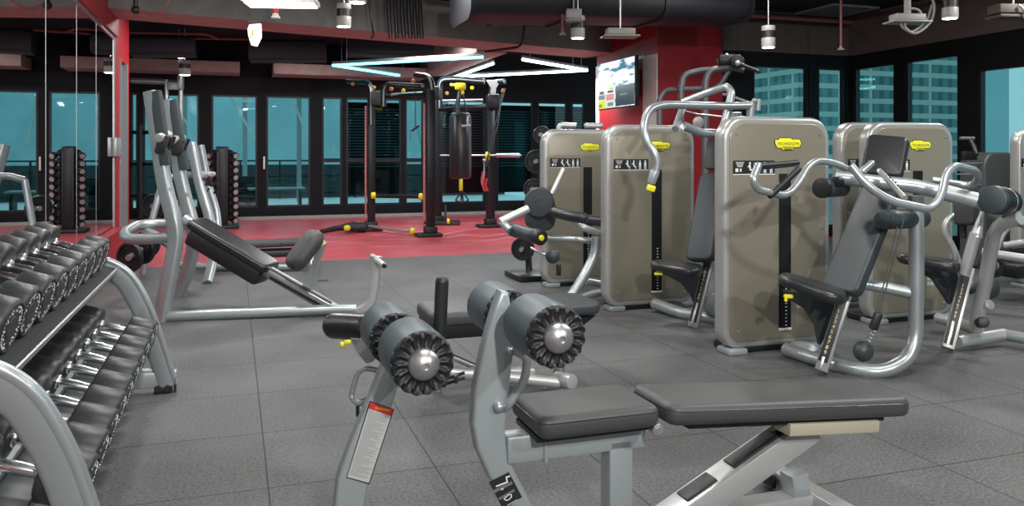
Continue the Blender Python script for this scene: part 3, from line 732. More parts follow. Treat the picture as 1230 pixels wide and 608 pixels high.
# ---------------------------------------------------------------- second roller unit (hyperextension bench)
AC2 = 2.46
t = thing('hyperextension_bench', 'grey hyperextension bench leg with warning label, rollers and upright black grip', 'exercise bench', Rm(.42, AC2), YAW)
out = [(477, 392), (466, 425), (445, 478), (420, 536), (406, 575), (402, 608), (400, 676), (440, 676), (439, 606), (445, 572), (462, 520), (480, 462), (494, 425), (500, 396), (489, 388)]
mb = MB(); plateprism(mb, [bz(x, y, AC2 - .03) for x, y in out][::-1], AC2, .06, .012); lg = part('leg', mb, M['silver_flat'], t)
fa = AC2 - .030
def lerp2(p, q, k): return (p[0] + (q[0] - p[0]) * k, p[1] + (q[1] - p[1]) * k)
TLc, TRc, BRc, BLc = (445, 483), (472, 492), (443, 580), (417, 573)
mb = MB(); quad(mb, [(444, 481.5), (473.5, 491.5), (443.7, 582), (415.8, 574)], fa, .0008); mb.cur = 1; quad(mb, [TLc, TRc, BRc, BLc], fa, .0014)
mb.cur = 2; k = .085; quad(mb, [TLc, TRc, lerp2(TRc, BRc, k), lerp2(TLc, BLc, k)], fa, .0020)
mb.cur = 4; random.seed(5)
for i in range(44):
    k = .115 + i * .0195; l_ = lerp2(TLc, BLc, k); r_ = lerp2(TRc, BRc, k); e = random.uniform(.72, .95) if i % 6 != 5 else .45
    strokes(mb, [lerp2(l_, r_, .07), lerp2(l_, r_, e)], fa, .0008, .0020)
mb.cur = 3
m4 = decal_frame(459, 491.5, fa, (1, -.30), (.30, 1)); m4.translation -= A * .0026
mb.text('WARNING', .0095, m4, .0003)
part('warning_label', mb, [M['black'], M['paper'], M['redp'], M['yellow'], M['vinyl_grey']], lg, 'grey printed warning label with red header')
roller(t, Rm(.484, 2.375, .735), Rm(.484, 2.155, .735), .088)
roller(t, Rm(.478, 2.72, .725), Rm(.478, 2.50, .725), .084, dome=False)
mb = MB(); mb.cyl(Rm(.481, 2.19, .735), Rm(.481, 2.70, .73), .02); part('roller_axle', mb, M['steel'], t)
mb = MB(); mb.tube([P(402, 391, 3.1), P(440, 393, 3.0)], .050, n=24, round_end=True); part('end_pad', mb, M['vinyl_gloss'], t)
mb = MB(); mb.tube([P(415, 392, 3.05), P(442, 393, 3.0), Rm(.478, 2.66, .725)], .018, .03); part('pad_arm', mb, M['silver_flat'], t)
mb = MB(); d = 2.92
q = [(421, 407), (457, 409), (456, 425), (449, 434), (440, 437), (430, 425)]
p3 = [P(x, y, d) for x, y in q]; mb.add(p3 + [p + Vector((0, .012, 0)) for p in p3], [tuple(range(6)), tuple(range(11, 5, -1))] + [(i, (i + 1) % 6, 6 + (i + 1) % 6, 6 + i) for i in range(6)])
mb.cyl(P(443, 434, d), P(443, 434, d - .01), .006); mb.tube([P(450, 420, 2.93), P(474, 432, 2.57)], .02); mb.tube([P(440, 414, 2.93), P(436, 396, 3.0)], .015); part('side_bracket', mb, M['silver_flat'], t)
mb = MB(); mb.ball(P(411, 414, 2.88), .010); mb.box(P(418, 411, 2.88), (.026, .012, .014), None, .004); part('locking_knob', mb, M['yellow'], t)
mb = MB(); mb.tube([P(466, 447, 2.56), P(431, 441, 2.60), P(421, 478, 2.60), P(431, 486, 2.58), P(456, 476, 2.55)], .0085, .04); part('loop_handle', mb, M['silver'], t)
mb = MB(); mb.tube([P(444, 478, 2.57), P(429, 484, 2.59), P(430, 500, 2.59)], .006, .03); part('cable', mb, M['black'], t)
mb = MB(); mb.tube([P(531, 338, 2.62), P(529, 380, 2.62), P(526, 428, 2.62)], .0215, n=20, round_end=True); part('hand_grip', mb, M['black'], t)
mb = MB()
for dz in (0, 6):
    mb.tube([P(472, 446 + dz, 2.62), P(509, 464 + dz, 2.62), P(557, 448 + dz, 2.75)], .006, .0)
mb.tube([P(526, 420, 2.63), P(524, 462, 2.64)], .014); 
for k in range(6):
    x = 478 + k * 14; y = 449 + k * 7.5 if x < 509 else 464 - (x - 509) * .33; mb.box(P(x, y + 3, 2.63), (.012, .05, .024), None, .003)
part('toothed_bracket', mb, M['black'], t)

# ---------------------------------------------------------------- adjustable bench behind the rollers
AE_ = 4.38
t = thing('adjustable_bench', 'adjustable black padded bench standing behind the two roller units', 'exercise bench', Rm(1.4, AE_), YAW)
mb = MB(); pad(mb, Rm(1.29, AE_, .425), .62, .40, .075, Rp, .05, .026); part('back_pad', mb, M['vinyl'], t)
mb = MB(); pad(mb, Rm(1.805, AE_, .43), .34, .38, .07, Rp, .07, .026); part('seat_pad', mb, M['vinyl_grey'], t)
mb = MB(); mb.box(Rm(1.29, AE_, .365), (.59, .36, .09), Rp, .01); mb.slab([(1.66, .38), (1.96, .38), (1.84, .30), (1.72, .28)][::-1], .24, .004, axes(Rm(0, AE_ + .12), B, UP, -A)); mb.cyl(Rm(1.80, AE_ - .125, .33), Rm(1.80, AE_ - .14, .33), .013); part('pad_base', mb, M['blackm'], t)
mb = MB(); mb.cyl(Rm(1.78, AE_, .3), Rm(1.78, AE_, .0), .035); part('rear_post', mb, M['steel'], t)
mb = MB(); mb.cyl(Rm(1.06, AE_, .36), Rm(1.06, AE_, .0), .024); mb.cyl(Rm(1.06, AE_, .22), Rm(1.35, AE_, .08), .018); part('post', mb, M['steel'], t)
mb = MB(); mb.cyl(Rm(1.02, AE_ - .03, .245), Rm(1.02, AE_ - .09, .245), .022, .004); mb.cyl(Rm(1.10, AE_ - .03, .22), Rm(1.10, AE_ - .09, .22), .022, .004); mb.box(Rm(1.06, AE_, .245), (.12, .06, .04), Rp, .008); part('adjustment_knob', mb, M['black'], t)
mb = MB(); mb.tube([Rm(.98, AE_, .13), Rm(1.25, AE_ - .05, .085), Rm(1.62, AE_ + .02, .05)], .036, .1); part('base_tube', mb, M['silver_light'], t)
mb = MB(); mb.cyl(P(600, 452, 4.4), P(672, 460, 4.45), .03); mb.cyl(P(668, 455, 4.50), P(688, 459, 4.4), .042, .01); part('cross_tube', mb, M['silver_light'], t)

# ---------------------------------------------------------------- selectorised weight machines
def tower(t, b0, a0, w=.84, h=1.545, th=.12, detail=True, slot=(.50, .61), emb=.585, icons=(.08, .46)):
    X, Z = B, UP
    def fm(b, z, da): return axes(Rm(b0 + b, a0 + da, z), B, UP, B.cross(UP))       # z axis towards the camera
    mb = MB(); zc = .035
    mb.slab(rrect(w, h - zc, (.15, .15, .12, .12), 8, w / 2, (h + zc) / 2), th, .030, fm(0, 0, th), 4)
    sh = part('shield_rim', mb, M['rim'], t)
    mb = MB(); e = .044
    mb.slab(rrect(w - 2 * e, h - zc - 2 * e, (.118, .118, .09, .09), 8, w / 2, (h + zc) / 2), .012, .006, fm(0, 0, .005), 3)
    sp = part('shield_panel', mb, M['beige'], t)
    s0, s1 = slot[0] * w, slot[1] * w
    mb = MB(); mb.slab(rrect(s1 - s0, 1.02, .006, 2, (s0 + s1) / 2, .15 + .51), .006, .002, fm(0, 0, -.006), 2)
    sl = part('weight_stack_slot', mb, M['dark'], t)
    if detail:
        mb = MB()
        for k in range(15):
            mb.slab(rrect((s1 - s0) * .8, .017, .002, 1, (s0 + s1) / 2, .17 + k * .024), .003, 0, fm(0, 0, -.012))
        mb.cur = 1
        for k in range(15):
            mb.slab(rrect(.012, .007, .001, 1, (s0 + s1) / 2 + .004, .17 + k * .024), .001, 0, fm(0, 0, -.0151))
        part('weight_plate_label', mb, [M['blackm'], M['decalw']], sl)
        mb = MB(); mb.slab(rrect((s1 - s0) * 1.08, .018, .003, 2, (s0 + s1) / 2, .145), .005, .001, fm(0, 0, -.007)); part('slot_sill', mb, M['decalw'], sl)
    # black icon plaque
    i0, i1 = icons[0] * w, icons[1] * w
    mb = MB(); mb.slab(rrect(i1 - i0, .085, .004, 2, (i0 + i1) / 2, 1.215), .002, 0, fm(0, 0, -.007)); mb.cur = 1
    f_ = fm(0, 0, -.0095); wk = (i1 - i0)
    def q(x, z, sx, sz, rot=0):
        m = f_ @ Matrix.Translation((x, z, 0)) @ Matrix.Rotation(rot, 4, 'Z'); mb.add([(-sx / 2, -sz / 2, 0), (sx / 2, -sz / 2, 0), (sx / 2, sz / 2, 0), (-sx / 2, sz / 2, 0)], [(0, 1, 2, 3)], m)
    for k in range(4): q(i0 + wk * .16, 1.245 - k * .009, wk * .20 - k * .008, .0035)
    q(i0 + wk * .09, 1.195, .022, .022); q(i0 + wk * .18, 1.195, .012, .02)
    for k, xx in enumerate((.40, .58, .76, .91)):
        x = i0 + wk * xx; mb.lathe([(.0075, 0), (.0001, 0.0003)], f_ @ Matrix.Translation((x, 1.240, 0)), 10)
        if k < 2:
            q(x, 1.215, .013, .034, .15); q(x + .010, 1.196, .022, .009, -.2); q(x - .012, 1.218, .012, .007, .6); q(x + .016, 1.186, .006, .022)
        else:
            q(x, 1.215, .020, .030); q(x - .006, 1.188, .007, .026); q(x + .006, 1.188, .007, .026)
    mb.cur = 2; q(i0 + wk * .67, 1.215, .0015, .07); q(i0 + wk * .49, 1.215, .0015, .07); mb.cur = 1
    q((i0 + i1) / 2, 1.167, wk, .005)
    part('icon_plaque', mb, [M['black'], M['decalw'], M['paper']], sp, 'black strip of white exercise pictograms')
    # yellow badge
    ec = emb * w; ew = .205
    ol = [(-.5, .30), (-.36, .34), (-.34, .46), (.10, .46), (.14, .36), (.44, .36), (.50, .10), (.44, -.22), (.22, -.26), (.18, -.44), (-.22, -.44), (-.26, -.30), (-.42, -.28), (-.5, .05)]
    mb = MB(); mb.cur = 1; m_ = fm(ec, 1.365, -.0075)
    mb.slab([(x * ew * 1.05, y * .085 * 1.12) for x, y in ol][::-1], .002, 0, m_); mb.cur = 0
    mb.slab([(x * ew, y * .085) for x, y in ol][::-1], .0035, .001, m_, 2); mb.cur = 1
    if detail:
        mt = fm(ec, 1.367, -.0113); mb.text('TECHNOGYM', .0270, mt, .0004)
        for k in range(3): mb.slab(rrect(.10 - k * .02, .0035, .001, 1, 0, -.022 - k * .007), .0006, 0, fm(ec, 1.367, -.0113))
    part('yellow_badge', mb, [M['emblem'], M['black']], sp, 'yellow maker badge with black lettering')
    mb = MB()
    for x, z in ((.095, h - .115), (w - .095, h - .115), (.075, .80), (w - .075, .80), (.11, .15), (w - .11, .13)):
        mb.lathe([(.011, 0), (.010, .004), (.004, .005), (.0001, .003)], fm(x, z, -.007), 12)
    part('fixing_bolt', mb, M['steel'], sp)
    mb = MB(); mb.slab(rrect(.075, .22, .006, 2, .70 * w, .27), .0015, 0, fm(0, 0, -.007)); mb.cur = 1
    for k in range(4): mb.slab(rrect(.03, .03, .002, 1, .70 * w - .016 + (k % 2) * .034, .33 - (k // 2) * .04), .0008, 0, fm(0, 0, -.0087))
    mb.cur = 2; mb.slab(rrect(.07, .012, .002, 1, .70 * w, .39), .0008, 0, fm(0, 0, -.0087))
    part('instruction_sticker', mb, [M['beige'], M['paper'], M['redp']], sp)
    for x in (.07, w - .12):
        mb = MB(); mb.box(Rm(b0 + x + .03, a0 + .05, .02), (.14, .15, .04), ROOM.to_3x3(), .01); part('rubber_foot', mb, M['silver_flat'], t)
    return sh
def label_bar(t, p0, p1, wdir, w=.065, th=.06, m='silver', nums=True, m1=.62, n0=.06, n1=.30):
    """flat support bar p0 (foot) > p1 (top); wdir = direction of its width"""
    p0 = Vector(p0); p1 = Vector(p1); z = (p1 - p0).normalized(); x = Vector(wdir); x = (x - z * x.dot(z)).normalized(); n = x.cross(z).normalized()
    if n.y > 0: n = -n
    R3 = Matrix((n.cross(z) * -1 if False else x, z.cross(x), z)).transposed(); L_ = (p1 - p0).length
    mb = MB(); mb.box((p0 + p1) / 2, (w, th, L_), R3, .006); br = part('seat_bar', mb, M[m], t)
    f = z.cross(x); sgn = 1 if f.y < 0 else -1
    face = (p0 + p1) / 2 + f * sgn * th / 2
    mb = MB(); mb.box(p0 + z * L_ * (.04 + m1) / 2 * 1.0 + f * sgn * (th / 2 + .001) - x * w * .10, (w * .70, .004, L_ * (m1 - .04)), R3, .001)
    mb.cur = 1
    up_img = z; xr = up_img.cross(f * sgn).normalized()
    if nums:
        for k in range(9):
            c = p0 + z * L_ * (n1 - (k + .5) * (n1 - n0) / 9) + f * sgn * (th / 2 + .0034) - x * w * .12
            mb.text(str(k + 1), L_ * (n1 - n0) / 9 * 1.05, axes(c, xr, up_img, xr.cross(up_img)), .0003)
    part('number_strip', mb, [M['black'], M['gold']], br, 'black strip numbered 1 to 9')
    mb = MB(); c = p0 + z * L_ * n0 * .5 + f * sgn * (th / 2 + .004) - x * w * .12; mb.box(c, (w * .22, .004, L_ * n0 * .8), R3, .001); part('gas_strut', mb, M['steel'], br)
    return br, x, z, f * sgn
def tubepart(t, name, pts, r, fil=.06, m='silver', round_end=False, n=16, label=None, r1=None):
    mb = MB(); mb.tube(pts, r, fil, n=n, round_end=round_end, seg=8, r1=r1); return part(name, mb, M[m], t, label)
def Q(*a): return [P(x, y, d) for x, y, d in a]
def quadpad(t, name, corners, th, m='vinyl_blue', rc=.05, er=.018, ndir=None):
    """pad from 4 corners (top-left, top-right, bottom-right, bottom-left) with rounded edges"""
    a, b, c, d = [Vector(p) for p in corners]; ce = (a + b + c + d) / 4
    y = ((a + b) / 2 - (c + d) / 2); x = ((b + c) / 2 - (a + d) / 2); ly = y.length; y.normalize(); n = x.cross(y).normalized()
    lx = x.length
    if n.y > 0 and ndir is None: n = -n
    if ndir is not None and n.dot(Vector(ndir)) < 0: n = -n
    xx = y.cross(n).normalized()
    wt = (b - a).length; wb = (c - d).length
    ol = [(px_ * ((wb + (wt - wb) * (py_ / ly + .5)) / lx), py_) for px_, py_ in rrect(lx, ly, rc, 6)]
    mb = MB(); mb.slab(ol, th, er, axes(ce - n * th, xx, y, n), 5)
    return part(name, mb, M[m], t), n, y, xx

# ==== machine with shoulder handles (nearest tower) ====
b3, a3 = 2.985, 4.545
t = thing('shoulder_press_machine', 'beige-shielded weight machine nearest the camera, with black seat and bent grey handles', 'weight machine', Rm(b3 + .4, a3), YAW)
tower(t, b3, a3)
mb = MB(); rbox(mb, b3 + .08, b3 + .76, a3 + .02, a3 + .25, .0, .05, .015); part('stack_base', mb, M['blackm'], t)
tubepart(t, 'base_tube', Q((944, 420, 5.25), (1008, 441, 4.86), (1060, 449, 4.76), (1091, 432, 4.80), (1100, 405, 4.84), (1101, 300, 4.86), (1100, 235, 4.86)), .043, .15)
mb = MB(); mb.box(P(1076, 453, 4.83) , (.34, .09, .022), Matrix.Rotation(.15, 3, 'Z'), .006); part('rubber_foot', mb, M['black'], t)
tubepart(t, 'lower_crossbar', Q((1022, 339, 4.95), (1060, 345, 4.9), (1098, 353, 4.86)), .034, .05)
br, wx, wz, wn_ = label_bar(t, P(986, 446, 4.80), P(1066, 196, 5.02), (1, -.35, 0), .075, .06, m1=.40, n0=.07, n1=.285)
quadpad(t, 'backrest_pad', Q((1040, 207, 5.06), (1082, 215, 4.84), (1027, 353, 4.66), (983, 345, 4.88)), .075, 'vinyl_grey', .045, .02, (-1, -.6, .2))
quadpad(t, 'head_pad', Q((1042, 160, 5.0), (1092, 164, 4.86), (1082, 212, 4.80), (1032, 208, 4.94)), .075, 'vinyl_gloss', .035, .018)
# seat
mb = MB(); ol = smooth_poly([(-.17, -.10), (.0, -.15), (.16, -.17), (.20, 0), (.16, .17), (.0, .15), (-.17, .10), (-.20, 0)], 2)
Rs_ = basis(Vector((.93, -.36, -.28)), UP)
mb.slab(ol, .065, .028, axes(P(974, 345, 4.72) - UP * .035, Rs_.col[0], Rs_.col[1], Rs_.col[2]), 6); st_ = part('seat', mb, M['vinyl_gloss'], t)
mb = MB(); q = [(943, 350), (948, 360), (968, 372), (981, 392), (985, 415), (996, 400), (1003, 372), (1000, 358), (975, 352)]
p3 = [P(x, y, 4.97) for x, y in q]; off = Vector((0, .05, 0)); nq = len(q); mb.add(p3 + [p + off for p in p3], [tuple(range(nq)), tuple(range(2 * nq - 1, nq - 1, -1))] + [(i, (i + 1) % nq, nq + (i + 1) % nq, nq + i) for i in range(nq)])
part('seat_bracket', mb, M['vinyl_grey'], t)
mb = MB(); mb.box(P(947, 356, 4.70), (.05, .03, .022), None, .006); mb.cyl(P(944, 357, 4.69), P(944, 362, 4.69), .009); part('adjusting_lever', mb, M['yellow'], t)
# overhead axle with counterweights and handles
tubepart(t, 'press_axle', Q((1003, 213, 4.84), (1100, 224, 4.70), (1172, 240, 4.62)), .041, 0, 'silver')
tubepart(t, 'axle_sleeve', Q((1130, 230, 4.665), (1172, 241, 4.61)), .046, 0, 'silver_flat')
mb = MB(); mb.cyl(P(1062, 264, 4.70), P(1108, 262, 4.95), .058, .012, 28); mb.cyl(P(1059, 264.5, 4.68), P(1064, 264, 4.71), .05, .004, 28); part('counterweight', mb, M['vinyl_blue'], t)
mb = MB(); mb.cyl(P(988, 226, 4.80), P(1012, 225, 4.93), .056, .01, 28); part('counterweight', mb, M['vinyl_blue'], t)
mb = MB(); mb.cyl(P(986, 226, 4.785), P(989, 226, 4.80), .060, .003, 28); mb.cyl(P(1003, 218, 4.78), P(1010, 218, 4.80), .03, .005); part('pivot_cover', mb, M['black'], t)
tubepart(t, 'handle_arm', Q((1026, 208, 4.95), (1006, 197, 4.88), (984, 192, 4.8), (970, 200, 4.68), (958, 222, 4.55), (944, 236, 4.45), (910, 228, 4.3), (904, 216, 4.28), (911, 198, 4.34)), .0205, .16)
tubepart(t, 'hand_grip', Q((911, 200, 4.34), (938, 198, 4.5), (957, 196, 4.6)), .0185, .03, 'blackm', True)
tubepart(t, 'hand_grip', Q((925, 235, 4.36), (959, 203, 4.42)), .0185, .0, 'black', True)
tubepart(t, 'handle_arm', Q((1022, 199, 4.30), (1042, 224, 4.26), (1070, 242, 4.26), (1118, 252, 4.28), (1131, 236, 4.3), (1136, 210, 4.36), (1146, 199, 4.4), (1172, 205, 4.6), (1176, 214, 4.7), (1168, 224, 4.78), (1120, 216, 4.86)), .0215, .16)
tubepart(t, 'handle_arm', Q((1036, 206, 4.4), (1047, 196, 4.65)), .0185, 0, 'silver', True)
mb = MB(); mb.tube(Q((1056, 205, 4.66), (1086, 238, 4.40)), .016, n=12)
part('range_selector', mb, M['silver_light'], t)
mb = MB()
for k in range(9): 
    mb.ball(P(1057 + k * 3.1 + 3, 205 + k * 3.3 - 2, 4.62 - k * .028), .0055, n=8)
part('selector_hole', mb, M['black'], t)
mb = MB(); mb.tube(Q((1080, 262, 4.72), (1062, 340, 4.55), (1052, 378, 4.52)), .004, n=6); mb.tube(Q((1086, 262, 4.72), (1066, 340, 4.55), (1056, 378, 4.52)), .004, n=6); part('pull_cable', mb, M['black'], t)
mb = MB(); mb.box(P(1052, 386, 4.52), (.045, .04, .10), Matrix.Rotation(.35, 3, 'Y'), .012); part('cable_clamp', mb, M['black'], t)
mb = MB()
for k in range(4): mb.tube([P(1050 - k * 2, 396 + k * 4, 4.52) + Vector((.009 * math.cos(q * 2.1 / 2), .012 * math.sin(q * 2.1 / 2), .009 * math.sin(q * 1.05))) for q in range(6)], .003, closed=True, n=6)
part('chain', mb, M['steel'], t)
mb = MB(); mb.lathe([(.001, -.045), (.03, -.044), (.048, -.030), (.058, -.01), (.058, .01), (.048, .030), (.03, .044), (.001, .045)], frame(P(1037, 422, 4.50), (.5, -1, .0)), 10); part('footrest_ball', mb, M['vinyl_blue'], t)
mb = MB(); mb.lathe([(.001, 0), (.10, .0), (.10, .012), (.07, .04), (.001, .055)], frame(Rm(b3 + .52, a3 - .12, .03), UP), 24); part('pulley_cover', mb, M['silver_flat'], t)

# ==== chest press machine with overhead loop (middle tower) ====
b2, a2 = 2.90, 6.12
t = thing('chest_press_machine', 'beige-shielded weight machine with tall hooked overhead arm, standing between the other two in its row', 'weight machine', Rm(b2 + .4, a2), YAW)
tower(t, b2, a2)
mb = MB(); rbox(mb, b2 + .08, b2 + .76, a2 + .02, a2 + .22, 0, .05, .015); part('stack_base', mb, M['blackm'], t)
tubepart(t, 'base_tube', Q((786, 365, 6.75), (820, 377, 6.45), (872, 388, 6.25)), .045, .1)
label_bar(t, P(832, 394, 6.15), P(867, 255, 6.45), (1, -.3, 0), .075, .06, m1=.56, n0=.22, n1=.50)
quadpad(t, 'backrest_pad', Q((841, 205, 6.52), (871, 209, 6.34), (853, 314, 6.10), (822, 310, 6.28)), .08, 'vinyl_blue', .05, .02, (-1, -.7, .2))
quadpad(t, 'head_pad', Q((848, 166, 6.5), (870, 166, 6.4), (870, 204, 6.35), (845, 203, 6.47)), .07, 'vinyl', .035, .018, (-1, -.7, .2))
mb = MB(); Rs_ = basis(Vector((.93, -.36, -.10)), UP); mb.slab(ol, .065, .028, axes(P(812, 321, 6.12) - UP * .035, Rs_.col[0], Rs_.col[1], Rs_.col[2]), 6); part('seat', mb, M['vinyl_gloss'], t)
def bracket(q, d, th=.05, m='vinyl_grey'):
    mb = MB(); p3 = [P(x, y, d) for x, y in q]; off = Vector((0, th, 0)); nq = len(q)
    mb.add(p3 + [p + off for p in p3], [tuple(range(nq)), tuple(range(2 * nq - 1, nq - 1, -1))] + [(i, (i + 1) % nq, nq + (i + 1) % nq, nq + i) for i in range(nq)]); return part('seat_bracket', mb, M[m], t)
bracket([(790, 327), (800, 331), (818, 340), (830, 355), (836, 370), (842, 352), (846, 332), (838, 326)], 6.42)
mb = MB(); mb.box(P(791, 329, 6.10), (.06, .03, .02), None, .006); part('adjusting_lever', mb, M['yellow'], t)
mb = MB(); mb.lathe([(.001, 0), (.085, .0), (.09, .015), (.08, .05), (.001, .07)], frame(P(856, 366, 6.3), (0.2, -1, .1)), 20); part('counterweight', mb, M['silver_flat'], t)
mb = MB(); mb.lathe([(.001, 0), (.10, .0), (.10, .012), (.07, .04), (.001, .055)], frame(Rm(b2 + .55, a2 - .14, .03), UP), 24); part('pulley_cover', mb, M['black'], t)
tubepart(t, 'press_arm', Q((786, 212, 5.75), (790, 196, 5.75), (785, 182, 5.75), (775, 168, 5.78), (773, 152, 5.8), (779, 131, 5.85), (797, 125.5, 5.95), (866, 127.5, 6.25), (902, 127, 6.35)), .029, .2)
tubepart(t, 'press_arm', Q((820, 123, 6.6), (856, 109, 6.5), (874, 104, 6.4), (879, 112, 6.38), (876, 128, 6.36), (870, 150, 6.35), (862, 164, 6.4)), .031, .14)
tubepart(t, 'press_arm', Q((811, 155, 6.15), (820, 130, 6.35)), .026, 0, round_end=False)
tubepart(t, 'press_arm', Q((821, 151, 6.25), (842, 160, 6.35), (868, 160, 6.5)), .034, .06)
mb = MB(); mb.cyl(P(787, 205, 5.74), P(782, 221, 5.74), .034, .008, r1=.03); part('swivel_joint', mb, M['silver_flat'], t)
mb = MB(); mb.cyl(P(783, 219, 5.74), P(786, 206, 5.74), .018); mb.box(P(782, 226, 5.73), (.06, .03, .045), Matrix.Rotation(.3, 3, 'Y'), .008); part('release_tab', mb, M['yellow'], t)
mb = MB(); mb.tube(Q((822, 133, 6.4), (838, 137, 6.4), (872, 141, 6.4)), .006, n=8); mb.tube(Q((868, 113, 6.5), (885, 118, 6.45), (902, 124, 6.4)), .010, n=8); part('linkage_rod', mb, M['steel'], t)
mb = MB(); mb.ball(P(839, 147, 6.45), .045, (1, .6, 1)); part('pulley', mb, M['spotgrey'], t)
mb = MB(); mb.cyl(P(903, 122, 6.35), P(901, 140, 6.35), .03); mb.cyl(P(911, 119, 6.35), P(910, 133, 6.35), .022); mb.ball(P(906, 121, 6.33), .02); part('arm_pivot', mb, M['silver_flat'], t)
tubepart(t, 'rear_post', Q((884, 135, 6.5), (884, 240, 6.6), (884, 380, 6.6)), .045, 0)

# ==== leg curl machine (farthest tower of the row) ====
b1, a1 = 2.85, 7.42
t = thing('leg_curl_machine', 'beige-shielded weight machine with large grey disc and roller pads, farthest in its row', 'weight machine', Rm(b1 + .4, a1), YAW)
tower(t, b1, a1)
mb = MB(); rbox(mb, b1 + .08, b1 + .76, a1 + .02, a1 + .3, 0, .05, .015); part('stack_base', mb, M['blackm'], t)
mb = MB(); c = P(649, 243, 7.15); mb.lathe([(.001, 0), (.10, .0), (.13, .02), (.135, .04), (.12, .06), (.03, .066), (.028, .062), (.001, .062)], frame(c, (-.25, -1, 0)), 32); part('pivot_disc', mb, M['vinyl_grey'], t)
mb = MB(); mb.slab(smooth_poly([(-.15, -.16), (.10, -.20), (.14, .0), (.10, .13), (-.05, .12), (-.14, 0)], 2), .08, .02, axes(P(650, 252, 7.25), (1, 0, 0), (0, 0, 1), (0, -1, 0)), 3); part('cam_cover', mb, M['vinyl_grey'], t)
tubepart(t, 'swing_arm', Q((601, 267, 6.95), (634, 251, 7.05)), .036, 0, 'silver_light')
tubepart(t, 'swing_arm', Q((663, 233, 7.1), (677, 203, 7.15)), .022, 0, 'silver_light')
mb = MB(); mb.cyl(P(604, 268, 6.9), P(613, 277, 6.85), .035, .006); part('arm_joint', mb, M['silver'], t)
mb = MB(); mb.tube(Q((616, 276, 6.95), (648, 285, 6.65)), .058, n=24); part('roller_pad', mb, M['vinyl_blue'], t)
mb = MB(); mb.cyl(P(642, 283, 6.7), P(651, 286, 6.62), .065, .01); part('roller_flange', mb, M['black'], t)
mb = MB(); mb.cyl(P(649, 285.5, 6.62), P(651.5, 286.2, 6.60), .024, .006); part('roller_cap', mb, M['yellow'], t)
tubepart(t, 'thigh_pad', Q((666, 255, 6.95), (686, 260, 6.8), (701, 262, 6.72)), .046, .05, 'vinyl_gloss', True)
tubepart(t, 'thigh_pad', Q((708, 264, 7.05), (734, 267, 6.98)), .046, .05, 'vinyl_gloss', True)
tubepart(t, 'pad_frame', Q((690, 266, 6.9), (701, 274, 6.85), (716, 279, 6.95), (733, 284, 7.02)), .03, .08, 'silver_light')
tubepart(t, 'pad_frame', Q((654, 286, 7.05), (700, 288, 6.98), (733, 294, 7.05)), .026, .05)
tubepart(t, 'support_post', Q((716, 284, 6.9), (715, 305, 6.9), (703, 330, 6.85), (686, 356, 6.78)), .042, .15)
tubepart(t, 'base_tube', Q((690, 362, 6.85), (712, 353, 7.1), (738, 349, 7.3)), .034, .08)
tubepart(t, 'base_tube', Q((704, 338, 7.35), (736, 344, 7.4)), .034, .08)
mb = MB(); mb.tube(Q((638, 298, 7.1), (652, 305, 6.95), (660, 307, 6.95)), .012); part('cable_arm', mb, M['steel'], t)
mb = MB(); mb.ball(P(664, 308, 6.9), .062, (1, .7, 1)); part('counterweight', mb, M['vinyl_grey'], t)
mb = MB(); mb.cyl(P(671, 318, 6.92), P(671, 331, 6.92), .02, .004); part('pull_pin', mb, M['black'], t)

# ==== row press machine (tower by the side windows) ====
b5, a5 = 4.56, 5.0
t = thing('row_machine', 'beige-shielded weight machine with white tubular frame, below the side windows', 'weight machine', Rm(b5 + .4, a5), YAW)
tower(t, b5, a5)
mb = MB(); rbox(mb, b5 + .05, b5 + .76, a5 + .02, a5 + .3, 0, .05, .015); part('stack_base', mb, M['blackm'], t)
label_bar(t, P(1138, 419, 5.35), P(1163, 322, 5.5), (1, -.3, 0), .075, .06, 'silver_light', m1=.88, n0=.35, n1=.78)
mb = MB(); Rs_ = basis(Vector((.93, -.36, -.12)), UP); mb.slab(ol, .065, .028, axes(P(1114, 315, 5.5) - UP * .03, Rs_.col[0], Rs_.col[1], Rs_.col[2]), 6); part('seat', mb, M['vinyl_gloss'], t)
bracket([(1096, 320), (1105, 327), (1122, 336), (1133, 352), (1142, 366), (1152, 345), (1150, 325), (1130, 318)], 5.70)
quadpad(t, 'chest_pad', Q((1144, 238, 5.5), (1168, 242, 5.35), (1167, 271, 5.33), (1145, 270, 5.48)), .07, 'vinyl', .03, .018)
mb = MB(); mb.cyl(P(1157, 270, 5.45), P(1157, 286, 5.45), .022); part('pad_stem', mb, M['black'], t)
tubepart(t, 'curved_post', Q((1153, 322, 5.5), (1146, 300, 5.5), (1134, 278, 5.5), (1136, 266, 5.5), (1146, 258, 5.5)), .022, .12, 'silver_light')
tubepart(t, 'front_post', Q((1180, 254, 5.3), (1172, 285, 5.3)), .012, 0, 'silver_light', r1=.038)
tubepart(t, 'front_post', Q((1172, 280, 5.3), (1158, 330, 5.33)), .036, 0, 'silver_light')
tubepart(t, 'main_post', Q((1225, 262, 5.1), (1203, 268, 5.2), (1193, 282, 5.3), (1187, 320, 5.4), (1172, 394, 5.5)), .043, .15, 'silver_light')
tubepart(t, 'base_tube', Q((1150, 411, 5.4), (1206, 402, 5.55)), .042, 0, 'silver_light')
tubepart(t, 'base_tube', Q((1206, 402, 5.55), (1250, 410, 5.35)), .038, 0, 'silver_flat')
tubepart(t, 'base_tube', Q((1126, 382, 6.0), (1150, 388, 5.85), (1176, 397, 5.6)), .040, .05, 'silver_light')
mb = MB(); mb.cyl(P(1177, 388, 5.4), P(1182, 387, 5.3), .035, .006); part('tube_cap', mb, M['black'], t)
mb = MB(); mb.cyl(P(1175, 370, 5.5), P(1190, 366, 5.4), .035, .01); part('tube_stub', mb, M['silver_light'], t)
